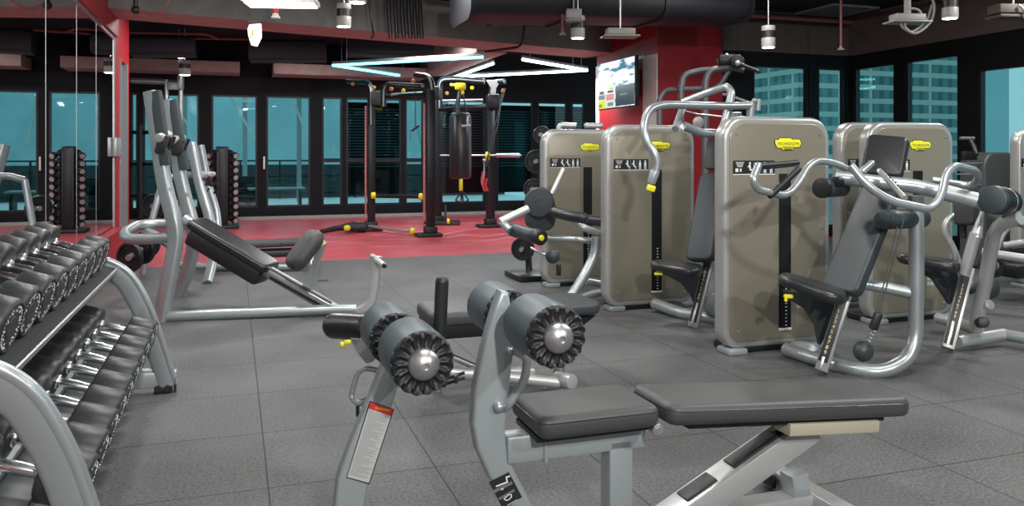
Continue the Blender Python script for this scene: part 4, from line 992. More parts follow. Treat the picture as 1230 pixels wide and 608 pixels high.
mb = MB(); mb.ball(P(1189, 346, 5.6), .065, (1, .8, 1.15)); part('footrest_ball', mb, M['vinyl_grey'], t)
mb = MB(); mb.ball(P(1165, 345, 5.9), .05); part('footrest_ball', mb, M['vinyl_grey'], t)
mb = MB(); mb.cyl(P(1194, 240, 4.95), P(1210, 243, 5.22), .088, .016, 32); part('counterweight', mb, M['black'], t)
mb = MB(); mb.cyl(P(1191, 239.6, 4.91), P(1194, 240, 4.95), .085, .014, 32); part('counterweight_cap', mb, M['vinyl_blue'], t)
mb = MB(); mb.cyl(P(1203, 241.7, 5.10), P(1204, 241.9, 5.12), .0895, .001, 32); part('counterweight_band', mb, M['steel'], t)
mb = MB(); mb.cyl(P(1168, 242, 5.2), P(1184, 248, 5.2), .03, .005); part('arm_joint', mb, M['silver_light'], t)
tubepart(t, 'lever_arm', Q((1190, 255, 5.35), (1250, 274, 5.1)), .036, 0, 'silver_flat')

# ==== tower half hidden behind it ====
t = thing('weight_machine', 'beige-shielded weight machine almost hidden behind the one below the side windows', 'weight machine', Rm(5.3, 5.66), YAW)
tower(t, 4.87, 5.66, h=1.57, detail=False)
tubepart(t, 'rear_post', [Rm(5.4, 5.95, .03), Rm(5.4, 5.95, 1.2)], .04, 0)

# ---------------------------------------------------------------- incline press bench
t = thing('incline_press_bench', 'grey Olympic incline bench with tall twin uprights and sloping black backrest', 'exercise bench', P(203, 380, 6.8), .2)
U = [(181, 110, 6.52), (187, 150, 6.5), (197, 220, 6.45), (208, 262, 6.40), (212, 285, 6.40), (206, 320, 6.38), (193, 386, 6.36)]
V2 = [(202, 120, 7.50), (207, 160, 7.5), (219, 225, 7.46), (231, 268, 7.44), (234, 290, 7.42), (226, 325, 7.42), (212, 357, 7.43)]
for path in (U, V2):
    pr = rrect(.085, .115, .03, 4)
    mb = MB(); mb.tube(Q(*path), 1, .12, prof=pr, up=(0.3, 1, 0), seg=8); u_ = part('upright', mb, M['silver'], t)
    mb = MB(); a_, b_ = path[0], path[2]
    mb.tube([P(a_[0] + 6, a_[1], a_[2] - .03), P(a_[0] + (b_[0] - a_[0]) * .8 + 6, a_[1] + (b_[1] - a_[1]) * .8, b_[2] - .03)], 1, prof=rrect(.05, .09, .01, 2), up=(.3, 1, 0)); part('rack_strip', mb, M['vinyl_grey'], u_)
    k = 0; dd_ = path[1]
    hx, hy = (198, 168) if path is U else (215, 171)
    mb = MB(); mb.tube(Q((hx - 8, hy - 2, dd_[2] - .08), (hx - 4, hy + 14, dd_[2] - .08), (hx + 6, hy + 10, dd_[2] - .08), (hx + 12, hy - 4, dd_[2] - .08)), .014, .03); mb.box(P(hx - 2, hy + 6, dd_[2] - .07), (.10, .06, .16), Matrix.Rotation(.25, 3, 'Y'), .02); part('bar_hook', mb, M['black'], u_)
    mb = MB(); mb.cyl(P(hx - 8, hy - 2, dd_[2] - .12), P(hx + 5, hy - 6, dd_[2] + .02), .036, .008); part('hook_cap', mb, M['silver_light'], u_)
    mb = MB(); mb.box(P(path[2][0] + 6, path[2][1] + 8, dd_[2] - .10), (.03, .012, .035), None, .003); part('decal', mb, M['cream'], u_)
tubepart(t, 'cross_tube', Q((214, 284, 6.42), (170, 288, 6.44), (152, 287, 6.6), (148, 280, 6.9), (165, 270, 7.3), (195, 268, 7.4), (232, 272, 7.42)), .043, .2)
tubepart(t, 'rear_brace', Q((175, 278, 7.35), (196, 288, 7.1), (214, 300, 6.9)), .043, .1)
tubepart(t, 'centre_rail', Q((222, 264, 6.9), (320, 325, 6.75), (412, 378, 6.62)), .052, 0, 'silver')
mb = MB(); mb.tube(Q((325, 333, 6.70), (392, 370, 6.60)), 1, prof=rrect(.02, .03, .004, 2), up=(0, 0, 1)); part('adjustment_strip', mb, M['black'], t)
mb = MB(); mb.tube(Q((322, 321, 6.62), (398, 364, 6.55)), 1, prof=rrect(.012, .045, .004, 2), up=(0, 0, 1)); part('adjustment_rack', mb, M['black'], t)
xd = (P(329, 322, 6.72) - P(229, 262, 6.86)).normalized(); Rb = basis(xd, UP)
c = (P(329, 326, 6.72) + P(229, 269, 6.86)) / 2 + Vector((0, .03, .02))
mb = MB(); pad(mb, c, .80, .28, .075, Rb, .05, .026); pp = part('back_pad', mb, M['vinyl_gloss'], t); piping(pp, c, .80, .28, .075, Rb, .05, .018, 'silver_flat')
mb = MB(); mb.box(c - Rb.col[2] * .095 + Rb.col[0] * .01, (.72, .25, .15), Rb, .03); part('pad_base', mb, M['black'], t)
# seat pad on its curved stem
sx = (P(352, 318, 6.5) - P(381, 279, 6.6)).normalized(); Rt = basis(sx, Vector((-.75, -.42, .4)))
mb = MB(); pad(mb, P(366, 300, 6.58), .37, .30, .125, Rt, .11, .058); part('seat_pad', mb, M['vinyl'], t)
mb = MB(); pr = [P(x, y, 6.72) for x, y in ((386, 288), (391, 292), (381, 322), (379, 345), (366, 349), (363, 340), (372, 322))]; nq = len(pr)
mb.add(pr + [p + Vector((0, .05, 0)) for p in pr], [tuple(range(nq)), tuple(range(2 * nq - 1, nq - 1, -1))] + [(i, (i + 1) % nq, nq + (i + 1) % nq, nq + i) for i in range(nq)]); part('seat_stem', mb, M['silver_flat'], t)
mb = MB(); mb.box(P(387, 294, 6.66), (.045, .03, .02), Matrix.Rotation(-.5, 3, 'Y'), .005); part('release_lever', mb, M['yellow'], t)
tubepart(t, 'floor_tube', Q((196, 381, 6.36), (398, 372, 6.58), (428, 372, 6.6)), .042, .05)
pf = [(x, y) for x, y in rrect(.075, .075, .02, 3)]
mb = MB(); mb.tube(Q((428, 376, 6.6), (446, 366, 6.6), (450, 340, 6.6), (453, 308, 6.6)), 1, .08, prof=pf, up=(0, 1, 0)); fp = part('front_post', mb, M['silver_light'], t)
mb = MB(); mb.cyl(P(447, 308, 6.66), P(461, 319, 6.42), .024, .004); part('foot_peg', mb, M['silver_light'], fp)
mb = MB(); mb.cyl(P(461, 319, 6.42), P(462, 320, 6.40), .018, .003); part('peg_cap', mb, M['black'], fp)

# plates hanging beside the bench
def weight_plate(c, r, ax, label, group=None, th=.045, lip=None):
    t = thing('weight_plate', label, 'weight plate', c, group=group); fr = frame(c, ax)
    mb = MB(); mb.lathe([(r * .17, -th * .35), (r * .30, -th * .4), (r * .32, -th * .2), (r * .78, -th * .2), (r * .82, -th * .5), (r * .96, -th * .5), (r, -th * .3), (r, th * .3), (r * .96, th * .5), (r * .82, th * .5), (r * .78, th * .2), (r * .32, th * .2), (r * .30, th * .4), (r * .17, th * .35)], fr, 36)
    bd = part('disc', mb, M['black'], t)
    for k in range(3):
        mb = MB(); an = 2 * PI * k / 3 + .4; pts = [fr @ Vector((r * .56 * math.cos(an + s), r * .56 * math.sin(an + s), th * .21)) for s in (-.42, -.2, 0, .2, .42)]
        mb.tube(pts, r * .07, n=8, round_end=True)
        part('grip_slot', mb, M['blackm'], bd)
    mb = MB(); mb.lathe([(.02, -th * .6), (r * .20, -th * .45), (r * .20, th * .45), (.02, th * .6)], fr, 20); part('hub', mb, M['steel'], t)
    return t
weight_plate(P(156, 309, 6.95), .128, (-.3, -1, 0), 'black weight plate on the peg beside the bench uprights, facing the camera', 'plates on the bench pegs')
weight_plate(P(171, 300, 7.10), .128, (-.3, -1, 0), 'black weight plate on the bench peg, tucked behind another plate', 'plates on the bench pegs')
t2 = [o for o in COL.objects if o.name == 'incline_press_bench'][0]
mb = MB(); mb.cyl(P(154, 310, 6.82), P(180, 294, 7.35), .024); part('plate_peg', mb, M['steel'], t2)

# ---------------------------------------------------------------- flat bench behind it
t = thing('flat_press_bench', 'grey Olympic flat bench with low black pad and short uprights, beyond the incline bench', 'exercise bench', P(250, 330, 9.0), .2)
for path in ([(230, 172, 8.9), (240, 225, 8.8), (252, 262, 8.7), (259, 300, 8.6), (249, 341, 8.2)], [(240, 175, 9.7), (250, 225, 9.65), (260, 255, 9.6), (262, 300, 9.4), (255, 325, 9.2)]):
    mb = MB(); mb.tube(Q(*path), 1, .15, prof=rrect(.08, .10, .03, 4), up=(.3, 1, 0), seg=8); u_ = part('upright', mb, M['silver'], t)
    dz = path[0][2] - .08; hx = path[0][0] + 13; hy = 214
    mb = MB(); mb.tube(Q((hx - 6, hy, dz), (hx - 3, hy + 10, dz), (hx + 5, hy + 8, dz), (hx + 9, hy - 2, dz)), .014, .03); mb.box(P(hx - 2, hy + 4, dz), (.07, .05, .10), Matrix.Rotation(.25, 3, 'Y'), .015); part('bar_hook', mb, M['black'], u_)
    mb = MB(); mb.cyl(P(hx - 5, hy - 3, dz), P(hx + 4, hy - 5, dz + .12), .032, .008); part('hook_cap', mb, M['silver_light'], u_)
    mb = MB(); mb.tube(Q((hx - 2, 240, dz + .05), (hx + 4, 232, dz), (hx + 9, 226, dz)), .02, n=8, r1=.006); part('bar_catch', mb, M['blackm'], u_)
mb = MB(); c = (P(215, 290, 9.1) + P(376, 287, 9.3)) / 2 - UP * .02
c1 = P(300, 293, 9.25); pad(mb, c1, .72, .30, .07, Rp, .05, .026); part('back_pad', mb, M['vinyl'], t)
mb = MB(); c1 = P(352, 291, 9.42); pad(mb, c1, .40, .30, .07, Rp, .05, .026); part('seat_pad', mb, M['vinyl'], t)
mb = MB(); mb.box(P(318, 304, 9.3), (1.08, .26, .08), ROOM.to_3x3(), .02); part('pad_base', mb, M['black'], t)
tubepart(t, 'floor_tube', Q((214, 319, 9.0), (238, 320, 9.02), (360, 321, 9.1)), .040, .05)
tubepart(t, 'rear_brace', Q((196, 215, 8.9), (214, 210, 9.0), (232, 210, 9.0)), .035, .05)
tubepart(t, 'rear_leg', Q((196, 215, 8.9), (180, 275, 8.7), (172, 330, 8.6)), .035, .05)
mb = MB(); mb.box(P(381, 339, 8.35), (.22, .08, .03), ROOM.to_3x3(), .006); part('rubber_foot', mb, M['black'], t)
mb = MB(); mb.tube(Q((372, 300, 9.2), (378, 336, 8.5)), .03); part('front_leg', mb, M['silver'], t)
weight_plate(P(184, 248, 8.95), .14, (-.3, -1, 0), 'black weight plate hanging on the far bench, behind the tall upright')
weight_plate(P(178, 292, 8.75), .15, (-.3, -1, 0), 'black weight plate low on the far bench peg behind the nearer plates')
tb = [o for o in COL.objects if o.name == 'flat_press_bench'][0]
mb = MB(); mb.cyl(P(184, 248, 8.85), P(196, 244, 9.0), .024); part('plate_peg', mb, M['steel'], tb)
mb = MB(); mb.cyl(P(178, 292, 8.65), P(190, 290, 8.75), .024); part('plate_peg', mb, M['steel'], tb)

# ---------------------------------------------------------------- functional training rig
t = thing('training_rig', 'black functional training rig with rounded top frames on the red floor', 'training rig', P(515, 278, 13.8), .1)
def post(px, d, top, bot, w=.12, strip=False):
    mb = MB(); a_ = P(px, top, d); b_ = P(px, bot, d); b_.z = 0.02
    mb.box((a_ + b_) / 2, (w, .12, (a_ - b_).length), ROOM.to_3x3(), .012); p_ = part('post', mb, M['blackm'], t)
    mb = MB(); mb.box(Vector((b_.x - .03, b_.y - .02, .03)), (.40, .30, .05), ROOM.to_3x3(), .01); mb.box(Vector((b_.x, b_.y, .10)), (.2, .18, .12), ROOM.to_3x3(), .02); part('base_plate', mb, M['black'], p_)
    if strip:
        mb = MB(); mb.box(Vector((a_.x - w / 2 - .028, a_.y - .04, (a_.z * .94 + .20) / 2)), (.030, .02, a_.z * .94 - .35), ROOM.to_3x3(), .004); mb.cur = 1
        for k in range(14): mb.box(Vector((a_.x - w / 2 - .028, a_.y - .052, .35 + k * .14)), (.012, .004, .012))
        part('peg_strip', mb, [M['pink'], M['black']], p_, 'pink slotted strip')
    return p_
post(446, 13.85, 112, 278, strip=True); post(517, 12.9, 108, 285, .13, strip=True); post(526, 15.1, 118, 268); post(589, 14.5, 115, 272, .14)
def arch(pts, w=.075):
    mb = MB(); mb.tube(Q(*pts), w * .62, .22, n=14, seg=8); o = part('top_frame', mb, M['blackm'], t)
    mb = MB(); off = Vector((0, -w * .62 - .002, 0))
    mb.tube([q + off for q in Q(*pts)], 1, .22, prof=[(x, y) for x, y in rrect(.022, .006, .002, 1)], up=None, seg=8) if False else mb.tube([q + off * .72 for q in Q(*pts)], .018, .22, n=8, seg=8)
    part('painted_highlight', mb, M['silver_flat'], o)  # pale line along the black tube, a highlight modelled in grey
arch([(446, 150, 13.8), (446, 99, 13.8), (418, 98, 14.4)]); arch([(461, 128, 13.6), (461, 101, 13.6), (508, 104, 13.1)])
arch([(519, 150, 12.95), (519, 92, 12.95), (499, 90, 13.2)]); arch([(528, 130, 14.6), (528, 96, 14.6), (545, 95, 14.6), (582, 98, 14.5)], .09)
arch([(589, 130, 14.5), (591, 99, 14.5), (606, 98, 14.3)], .08)
mb = MB(); mb.slab([(-.12, .14), (.15, .14), (.06, 0), (.05, -.12), (-.03, -.12), (-.03, 0)], .05, .006, axes(P(592, 106, 14.4), (1, 0, 0), (0, 0, 1), (0, -1, 0))); part('gusset', mb, M['silver_light'], t, 'pale metal gusset plate')
mb = MB(); mb.box(P(593, 122, 14.45), (.22, .2, .26), None, .03); part('corner_block', mb, M['blackm'], t)
mb = MB(); mb.box(P(523, 112, 13.2), (.16, .4, .2), None, .03); part('corner_block', mb, M['vinyl_grey'], t)
mb = MB(); mb.box(P(453, 118, 13.7), (.18, .25, .24), None, .03); part('corner_block', mb, M['vinyl_grey'], t)
tubepart(t, 'chin_up_bar', Q((452, 117, 13.75), (509, 113, 13.1)), .035, 0, 'blackm')
tubepart(t, 'chin_up_bar', Q((470, 114, 13.5), (508, 112, 13.2)), .026, 0, 'steel')
tubepart(t, 'chin_up_bar', Q((531, 121, 14.6), (580, 120, 14.5)), .022, 0, 'steel')
tubepart(t, 'cross_member', Q((447, 235.5, 13.8), (509, 236.5, 13.0)), .032, 0, 'black')
tubepart(t, 'cross_member', Q((528, 131, 14.9), (589, 128, 14.55)), .05, 0, 'blackm')
for (x, y, d) in ((470, 107, 13.35), (484.5, 109, 13.2), (496, 97.5, 13.1), (449, 105, 13.6), (567, 105.5, 14.4), (537, 112, 14.5), (604, 109, 14.2), (424, 101, 14.2)):
    mb = MB(); mb.cyl(P(x, y, d), P(x, y, d - .05), .034, .01); part('locking_pin', mb, M['yellow'] if x in (567, 484.5) else M['orange'], t)
for (x, y, d) in ((448, 235, 13.65), (505, 236.5, 12.95)):
    mb = MB(); mb.cyl(P(x - 2, y, d), P(x + 3, y, d), .055, .012); part('bar_clamp', mb, M['yellow'], t)
mb = MB(); mb.box(P(536, 269, 15.0), (.5, .3, .12), None, .03); mb.box(P(535, 262, 15.0), (.04, .04, .5), None, .01); part('band_anchor', mb, M['black'], t)
mb = MB(); mb.cyl(P(537, 266, 14.8), P(540, 266, 14.8), .05, .01); part('anchor_knob', mb, M['yellow'], t)
# straight bar across the rig at eye level
mb = MB(); mb.tube(Q((529, 186.7, 14.6), (626, 186.7, 14.3)), .018); mb.cyl(P(596, 186.7, 14.35), P(624, 186.7, 14.28), .038, .006); tag(single('barbell', mb, M['steel'], 'bare steel barbell racked at eye level across the black rig', 'barbell'))
mb = MB(); mb.cyl(P(583, 187.5, 14.35), P(588, 187.5, 14.35), .075, .02); part('bar_collar', mb, M['yellow'], t)
# punching bag
t = thing('punching_bag', 'black hanging punching bag with yellow mount inside the rig', 'punching bag', P(553, 215, 13.7))
fr = frame(P(553, 215, 13.7), UP); hgt = (P(553, 137, 13.7) - P(553, 215, 13.7)).length
mb = MB(); mb.lathe([(.13, 0), (.175, .02), (.185, .05), (.185, hgt - .05), (.17, hgt - .02), (.12, hgt)], fr, 32)
for k in (.28, .55): pass
bg = part('bag_body', mb, M['vinyl_gloss'], t)
mb = MB(); mb.box(P(560, 151, 13.48), (.15, .012, .035), Matrix.Rotation(-.08, 3, 'Y'), .004); part('badge', mb, M['paper'], bg, 'small grey maker badge')
mb = MB()
for s in (-1, 1):
    mb.tube([P(553 + s * 9, 139, 13.7), P(553 + s * 1.5, 108, 13.7)], .012, n=8)
mb.tube([P(549, 139, 13.5), P(552, 110, 13.65)], .03, n=8); part('hanging_strap', mb, M['vinyl_gloss'], t)
mb = MB(); mb.lathe([(.16, hgt - .015), (.165, hgt - .0), (.14, hgt + .02), (.001, hgt + .03)], fr, 24); part('bag_top', mb, M['vinyl_grey'], t)
mb = MB(); mb.box(P(553, 104, 13.65), (.18, .10, .12), None, .03); mb.tube(Q((541, 102, 13.7), (553, 103, 13.65), (556, 113, 13.65)), .03); part('swivel_mount', mb, M['yellow'], t)
mb = MB(); mb.box(P(553.5, 222, 13.6), (.06, .03, .20), None, .01); part('lower_strap', mb, M['yellow'], t)
# suspension trainers
t = thing('suspension_trainer', 'black and yellow suspension straps hanging below the punching bag', 'suspension straps', P(555, 243, 13.4))
mb = MB(); mb.box(P(554.5, 222, 13.42), (.035, .02, .19), None, .006); part('strap', mb, M['yellow'], t)
for s in (-1, 1):
    mb = MB(); mb.tube(Q((555, 229, 13.4), (555 + s * 8, 241, 13.4), (555 + s * 1.5, 243, 13.4)), .012, .02, closed=True, n=8); part('handle_loop', mb, M['black'], t)
t = thing('suspension_trainer', 'grey cable straps with red grips hanging at the outer post of the rig', 'suspension straps', P(583, 232, 14.0))
mb = MB(); mb.tube(Q((607, 106, 14.2), (592, 160, 14.1), (583, 200, 14.0)), .010, n=8); mb.tube(Q((604, 106, 14.2), (598, 150, 14.1), (584, 200, 14.0)), .010, n=8); part('strap', mb, M['vinyl_grey'], t)
for s in (0, 1):
    mb = MB(); mb.tube(Q((581 + s * 3, 206 + s * 8, 13.9), (579 + s * 3, 218 + s * 6, 13.9), (583 + s * 2, 229, 13.95)), .03, .05, n=8); part('grip', mb, M['redp'] if s else M['pink'], t)
mb = MB(); mb.ball(P(581.5, 193, 14.0), .035); mb.tube(Q((581.5, 193, 14.), (581.5, 206, 13.95)), .008, n=6); part('carabiner', mb, M['steel'], t)
t = thing('pull_cable', 'thin dark cord with a small handle hanging in the open bay of the rig', 'cord', P(498, 160, 13.5))
mb = MB(); mb.tube(Q((499, 110, 13.2), (499, 152, 13.4)), .007, n=6); part('cord', mb, M['black'], t)
mb = MB(); mb.tube(Q((495, 157, 13.4), (503, 151, 13.4)), .02, n=8, round_end=True); part('handle', mb, M['black'], t)
mb = MB(); mb.tube(Q((497, 156, 13.4), (493, 156, 13.4), (493, 170, 13.4)), .005, n=6); mb.tube(Q((501, 153, 13.4), (504, 165, 13.4), (507, 180, 13.4)), .005, n=6); part('tail', mb, M['black'], t)
# landmine bar lying on the floor
t = thing('landmine_bar', 'pale steel bar lying on the red floor, yellow collar at each end', 'bar', G(465, 275), .0)
mb = MB(); mb.cyl(P(434, 271, 13.9), P(492, 277.5, 13.1), .028, .004); part('bar', mb, M['silver_light'], t)
for (x, y, d) in ((431, 270.5, 13.95), (496, 278, 13.05)):
    mb = MB(); mb.cyl(P(x - 3, y, d), P(x + 2, y + .3, d), .06, .01); part('collar', mb, M['yellow'], t)
mb = MB(); mb.cyl(P(434, 271, 13.9), P(428, 270.2, 13.95), .052, .01); part('sleeve', mb, M['black'], t)
mb = MB(); pts = [G(x, y, .04) for x, y in ((386, 278), (400, 275), (414, 273.5), (424, 271))]; mb.tube(pts, .03, .1, n=10, r1=.075); mb.box(G(427, 273, .09), (.38, .2, .14), Matrix.Rotation(.2, 3, 'Z'), .05); mb.cur = 1; mb.box(G(417, 274, .10) , (.10, .1, .09), None, .03)
single('training_strap', mb, [M['black'], M['yellow']], 'black strap bundle with a yellow buckle dropped on the red floor at the rig foot', 'strap')

# ---------------------------------------------------------------- vertical dumbbell tower
cT = G(267, 274); t = thing('dumbbell_tower', 'narrow black upright dumbbell tower standing before the rear windows', 'dumbbell rack', cT, YAW)
hT = 1.40
mb = MB(); mb.box(cT + UP * .03, (.56, .5, .06), ROOM.to_3x3(), .015); part('base', mb, M['blackm'], t)
mb = MB(); mb.box(cT + UP * (hT / 2 + .02), (.19, .2, hT - .02), ROOM.to_3x3(), .01); part('column', mb, M['blackm'], t)
mb = MB(); mb.cyl(cT + UP * (hT - .01), cT + UP * (hT + .03), .11, .02); part('cap', mb, M['blackm'], t)
for s in (-1, 1):
    mb = MB(); mb.box(cT + B * s * .075 - A * .05 + UP * (hT / 2), (.03, .12, hT - .14), ROOM.to_3x3(), .006); part('side_rail', mb, M['black'], t)
def hexbell():
    t = thing('hex_dumbbell', 'x', 'dumbbell', (0, 0, 0), group='chrome-ended dumbbells on the upright tower')
    mb = MB(); mb.cyl((0, -.06, 0), (0, .06, 0), .014); part('handle', mb, M['chrome'], t, local=True)
    for s in (-1, 1):
        mb = MB(); mb.cyl((0, s * .055, 0), (0, s * .13, 0), .062, .012, 14); h = part('weight_head', mb, M['blackm'], t, local=True)
        mb = MB(); mb.lathe([(.044, 0), (.042, .006), (.001, .008)], frame((0, s * .128, 0), (0, s, 0)), 14); part('end_disc', mb, M['endmetal'], h, local=True)
    return t
hb = hexbell(); nlev = 10; first = True
for side, sx in (('window', 1), ('mirror', -1)):
    for k in range(nlev):
        z = .14 + k * (hT - .14) / nlev + .02; loc = cT + B * sx * .165 - A * .04 + UP * z
        m = Matrix.Translation(loc) @ Matrix.Rotation(YAW + sx * .5, 4, 'Z') @ Matrix.Rotation(.25, 4, 'X')
        lab = 'chrome-ended dumbbell on the tower, ' + ('rig' if sx == 1 else 'mirror') + ' side, ' + ('bottom one' if k == 0 else 'topmost' if k == nlev - 1 else ords[k] + 'from the bottom')
        if first: hb.matrix_world = m; WM[hb.name] = m; hb['label'] = lab; first = False
        else: copy_tree(hb, mw=m, label=lab)

# ---------------------------------------------------------------- plate tree behind the leg curl machine
t = thing('plate_tree', 'black weight plate tree standing behind the farthest shielded machine', 'plate rack', G(636, 334), YAW)
mb = MB(); mb.tube([G(636, 332), P(634, 300, 8.8), P(648, 240, 8.9), P(655, 155, 9.0)], .035, .1); part('post', mb, M['blackm'], t)
mb = MB(); mb.box(G(634, 331, .03), (.35, .5, .06), ROOM.to_3x3(), .01); part('base', mb, M['blackm'], t)
for i, (x, y, r_, lab) in enumerate(((651, 162, .095, 'small black plate at the top of the plate tree, above the others'), (645, 194, .13, 'large black plate second from the top of the plate tree'), (641, 227, .11, 'black plate just above the large grey disc on the tree'), (628, 299, .125, 'black plate at the bottom of the plate tree near the floor'))):
    p_ = P(x, y, 8.7 - .02 * i)
    mb = MB(); mb.cyl(p_ - Vector((.02, .09, 0)), p_ + Vector((.05, .3, 0)), .022); part('peg', mb, M['silver'], t)
    mb = MB(); mb.tube([p_, p_ + Vector((.07, 0.12, -.05)), p_ + Vector((.07, .16, -.16))], .014, .03); part('peg_brace', mb, M['silver'], t)
    weight_plate(p_, r_, (-.25, -1, 0), lab, 'plates on the plate tree')
mb = MB(); mb.tube(Q((671, 160, 8.6), (672, 150, 8.6), (692, 151, 8.6)), .03, .05); part('top_hook', mb, M['silver_light'], t)
mb = MB(); mb.tube(Q((704, 151, 8.6), (722, 151, 8.6)), .03, round_end=True); part('spare_peg', mb, M['silver_light'], t)

# ---------------------------------------------------------------- cable machine behind the towers
t = thing('pull_down_machine', 'tall grey tubular pull-down machine standing before the dark red wall', 'exercise machine', G(850, 318), .2)
tubepart(t, 'rear_post', Q((818, 320, 9.2), (818, 105, 9.2), (821, 90, 9.2), (838, 85, 9.2), (868, 83, 9.1), (890, 80, 9.0)), .036, .2, 'shade_grey')
tubepart(t, 'main_post', Q((847, 320, 8.9), (847, 98, 8.9), (853, 84, 8.9), (878, 80, 8.9), (893, 84, 8.9)), .038, .15, 'shade_grey')
tubepart(t, 'brace', Q((876, 84, 8.95), (866, 100, 8.95), (852, 110, 8.95)), .03, .05, 'shade_grey')
tubepart(t, 'lower_frame', Q((792, 160, 9.3), (792, 118, 9.3), (800, 108, 9.3), (848, 107, 9.1)), .032, .2, 'shade_grey')
mb = MB(); mb.cyl(P(884, 74, 8.9), P(886, 74, 8.75), .075, .02, 24); part('top_pulley', mb, M['black'], t)
mb = MB(); mb.box(P(874, 72, 8.9), (.22, .12, .12), None, .04); mb.tube(Q((889, 77, 8.75), (904, 83, 8.6), (911, 86, 8.5)), .02, round_end=True); part('handle', mb, M['black'], t)
mb = MB(); mb.tube(Q((888, 66, 8.8), (892, 76, 8.75), (900, 82, 8.7)), .008, n=6); mb.ball(P(886, 76, 8.7), .03); mb.ball(P(873, 66, 8.8), .02); part('cable', mb, M['silver_light'], t)
# ---------------------------------------------------------------- machines by the side windows
t = thing('vibration_trainer', 'dark grey rounded machine console standing before the side windows', 'exercise machine', G(1172, 300), YAW)
mb = MB(); mb.slab(rrect(.52, 1.32, (.16, .16, .05, .05), 8, 0, .66), .35, .03, axes(P(1172, 300, 9.6) * 1 - UP * P(1172, 300, 9.6).z, B, UP, B.cross(UP))); sh = part('cover', mb, mat('dark_grey_cover', (.09, .095, .10), .2, .45), t)
mb = MB(); c = P(1170, 200, 9.15)
for k in range(3): mb.box(P(1170, 196 + k * 13, 9.2), (.50, .02, .012), ROOM.to_3x3(), .003)
part('trim_groove', mb, M['silver_flat'], sh)
mb = MB(); mb.box(P(1164, 187, 9.2), (.18, .06, .10), ROOM.to_3x3(), .01); part('display', mb, M['black'], sh)
tubepart(t, 'top_bar', Q((1153, 166, 9.3), (1170, 166, 9.3)), .02, 0, 'steel')
mb = MB(); mb.tube(Q((1165, 167, 9.3), (1170, 176, 9.25), (1173, 186, 9.2)), .025); part('console_arm', mb, M['black'], t)
t = thing('weight_machine', 'shielded weight machine cut off by the edge of the picture, beside the side windows', 'weight machine', G(1240, 330), YAW)
tower(t, 7.19, 5.9, detail=False, icons=(.02, .46))
t = thing('seated_row_frame', 'low white tubular frame with black seat beyond the white-framed row machine', 'exercise machine', P(1215, 330, 7.2), .2)
tubepart(t, 'long_tube', Q((1180, 303, 6.9), (1260, 315, 6.6)), .036, 0, 'silver_light')
tubepart(t, 'upright_tube', Q((1196, 300, 7.0), (1204, 280, 7.0), (1211, 272, 7.0)), .03, .05, 'silver_light')
tubepart(t, 'side_tube', Q((1206, 295, 7.3), (1232, 291, 7.2)), .03, 0, 'silver_light')
mb = MB(); mb.box(P(1226, 322, 7.3), (.55, .4, .12), ROOM.to_3x3(), .03); mb.box(P(1220, 302, 7.5), (.42, .3, .12), ROOM.to_3x3(), .03); part('seat', mb, M['black'], t)
mb = MB(); mb.cyl(P(1195, 322, 7.05), P(1187, 318, 6.9), .085, .015); part('rubber_wheel', mb, M['vinyl_gloss'], t)
mb = MB(); mb.box(P(1190, 322, 7.2) * 1, (.05, .05, .5), None, .01); part('leg', mb, M['blackm'], t)
# grey metal pole pair beyond the mirror end
t = thing('pull_up_frame', 'thin bronze pull-up frame posts standing before the rear windows, beyond the uprights', 'pull-up frame', G(210, 271), .1)
for x in (200, 217):
    tubepart(t, 'post', Q((x, 271, 14.9), (x, 96, 14.9)), .045, 0, 'steel' if x == 217 else 'brassy' if 'brassy' in M else 'steel')
tubepart(t, 'top_bar', Q((158, 97, 14.9), (190, 98, 14.9), (220, 100, 14.9)), .05, 0, 'steel')
mb = MB(); mb.box(P(209, 103, 14.85), (.22, .15, .14), None, .03); mb.box(P(217, 99, 14.8), (.10, .12, .26), None, .03); part('bar_joint', mb, M['silver_light'], t)
for y in (159, 197, 235):
    mb = MB(); mb.tube(Q((157, y, 15.2), (186, y, 15.1)), .035, n=10); part('cross_bar', mb, M['blackm'], t)
for x in (169,):
    tubepart(t, 'inner_post', Q((x, 271, 15.15), (x, 150, 15.15)), .06, 0, 'blackm')

# ---------------------------------------------------------------- television
t = thing('television', 'wall-mounted television with bright screen on the red wall', 'television', Rm(5.62, 11.40, 2.0), YAW)
def tvq(mb, u0, u1, v0, v1, off=.004):        # u from the far edge to the near edge, v from the bottom
    aa0 = 12.05 - u0 * 1.26; aa1 = 12.05 - u1 * 1.26; z0 = 2.02 + v0 * .72; z1 = 2.02 + v1 * .72; b = 5.58 - off
    mb.add([Rm(b, aa0, z0), Rm(b, aa1, z0), Rm(b, aa1, z1), Rm(b, aa0, z1)], [(0, 1, 2, 3)])
mb = MB(); mb.box(Rm(5.61, 11.42, 2.38), (.06, 1.29, .75), ROOM.to_3x3(), .008); bz_ = part('casing', mb, M['black'], t)
mb = MB(); tvq(mb, 0, 1, 0, 1, .0015); sc_ = part('screen', mb, M['screen'], bz_)
mb = MB(); tvq(mb, .50, 1, .02, .45); mb.cur = 1; tvq(mb, 0, .48, .0, .40); mb.cur = 2; tvq(mb, .0, .22, 0, .17, .006); tvq(mb, .30, .42, .42, .50, .006); mb.cur = 3; tvq(mb, .24, .46, .17, .30, .006); mb.cur = 4; tvq(mb, .02, .2, .20, .30, .006); tvq(mb, .03, .12, .03, .1, .007); tvq(mb, .28, .44, .04, .12, .006); tvq(mb, .62, .82, .24, .27, .006); mb.cur = 0; tvq(mb, .05, .17, .32, .38, .006); tvq(mb, .28, .44, .33, .38, .006)
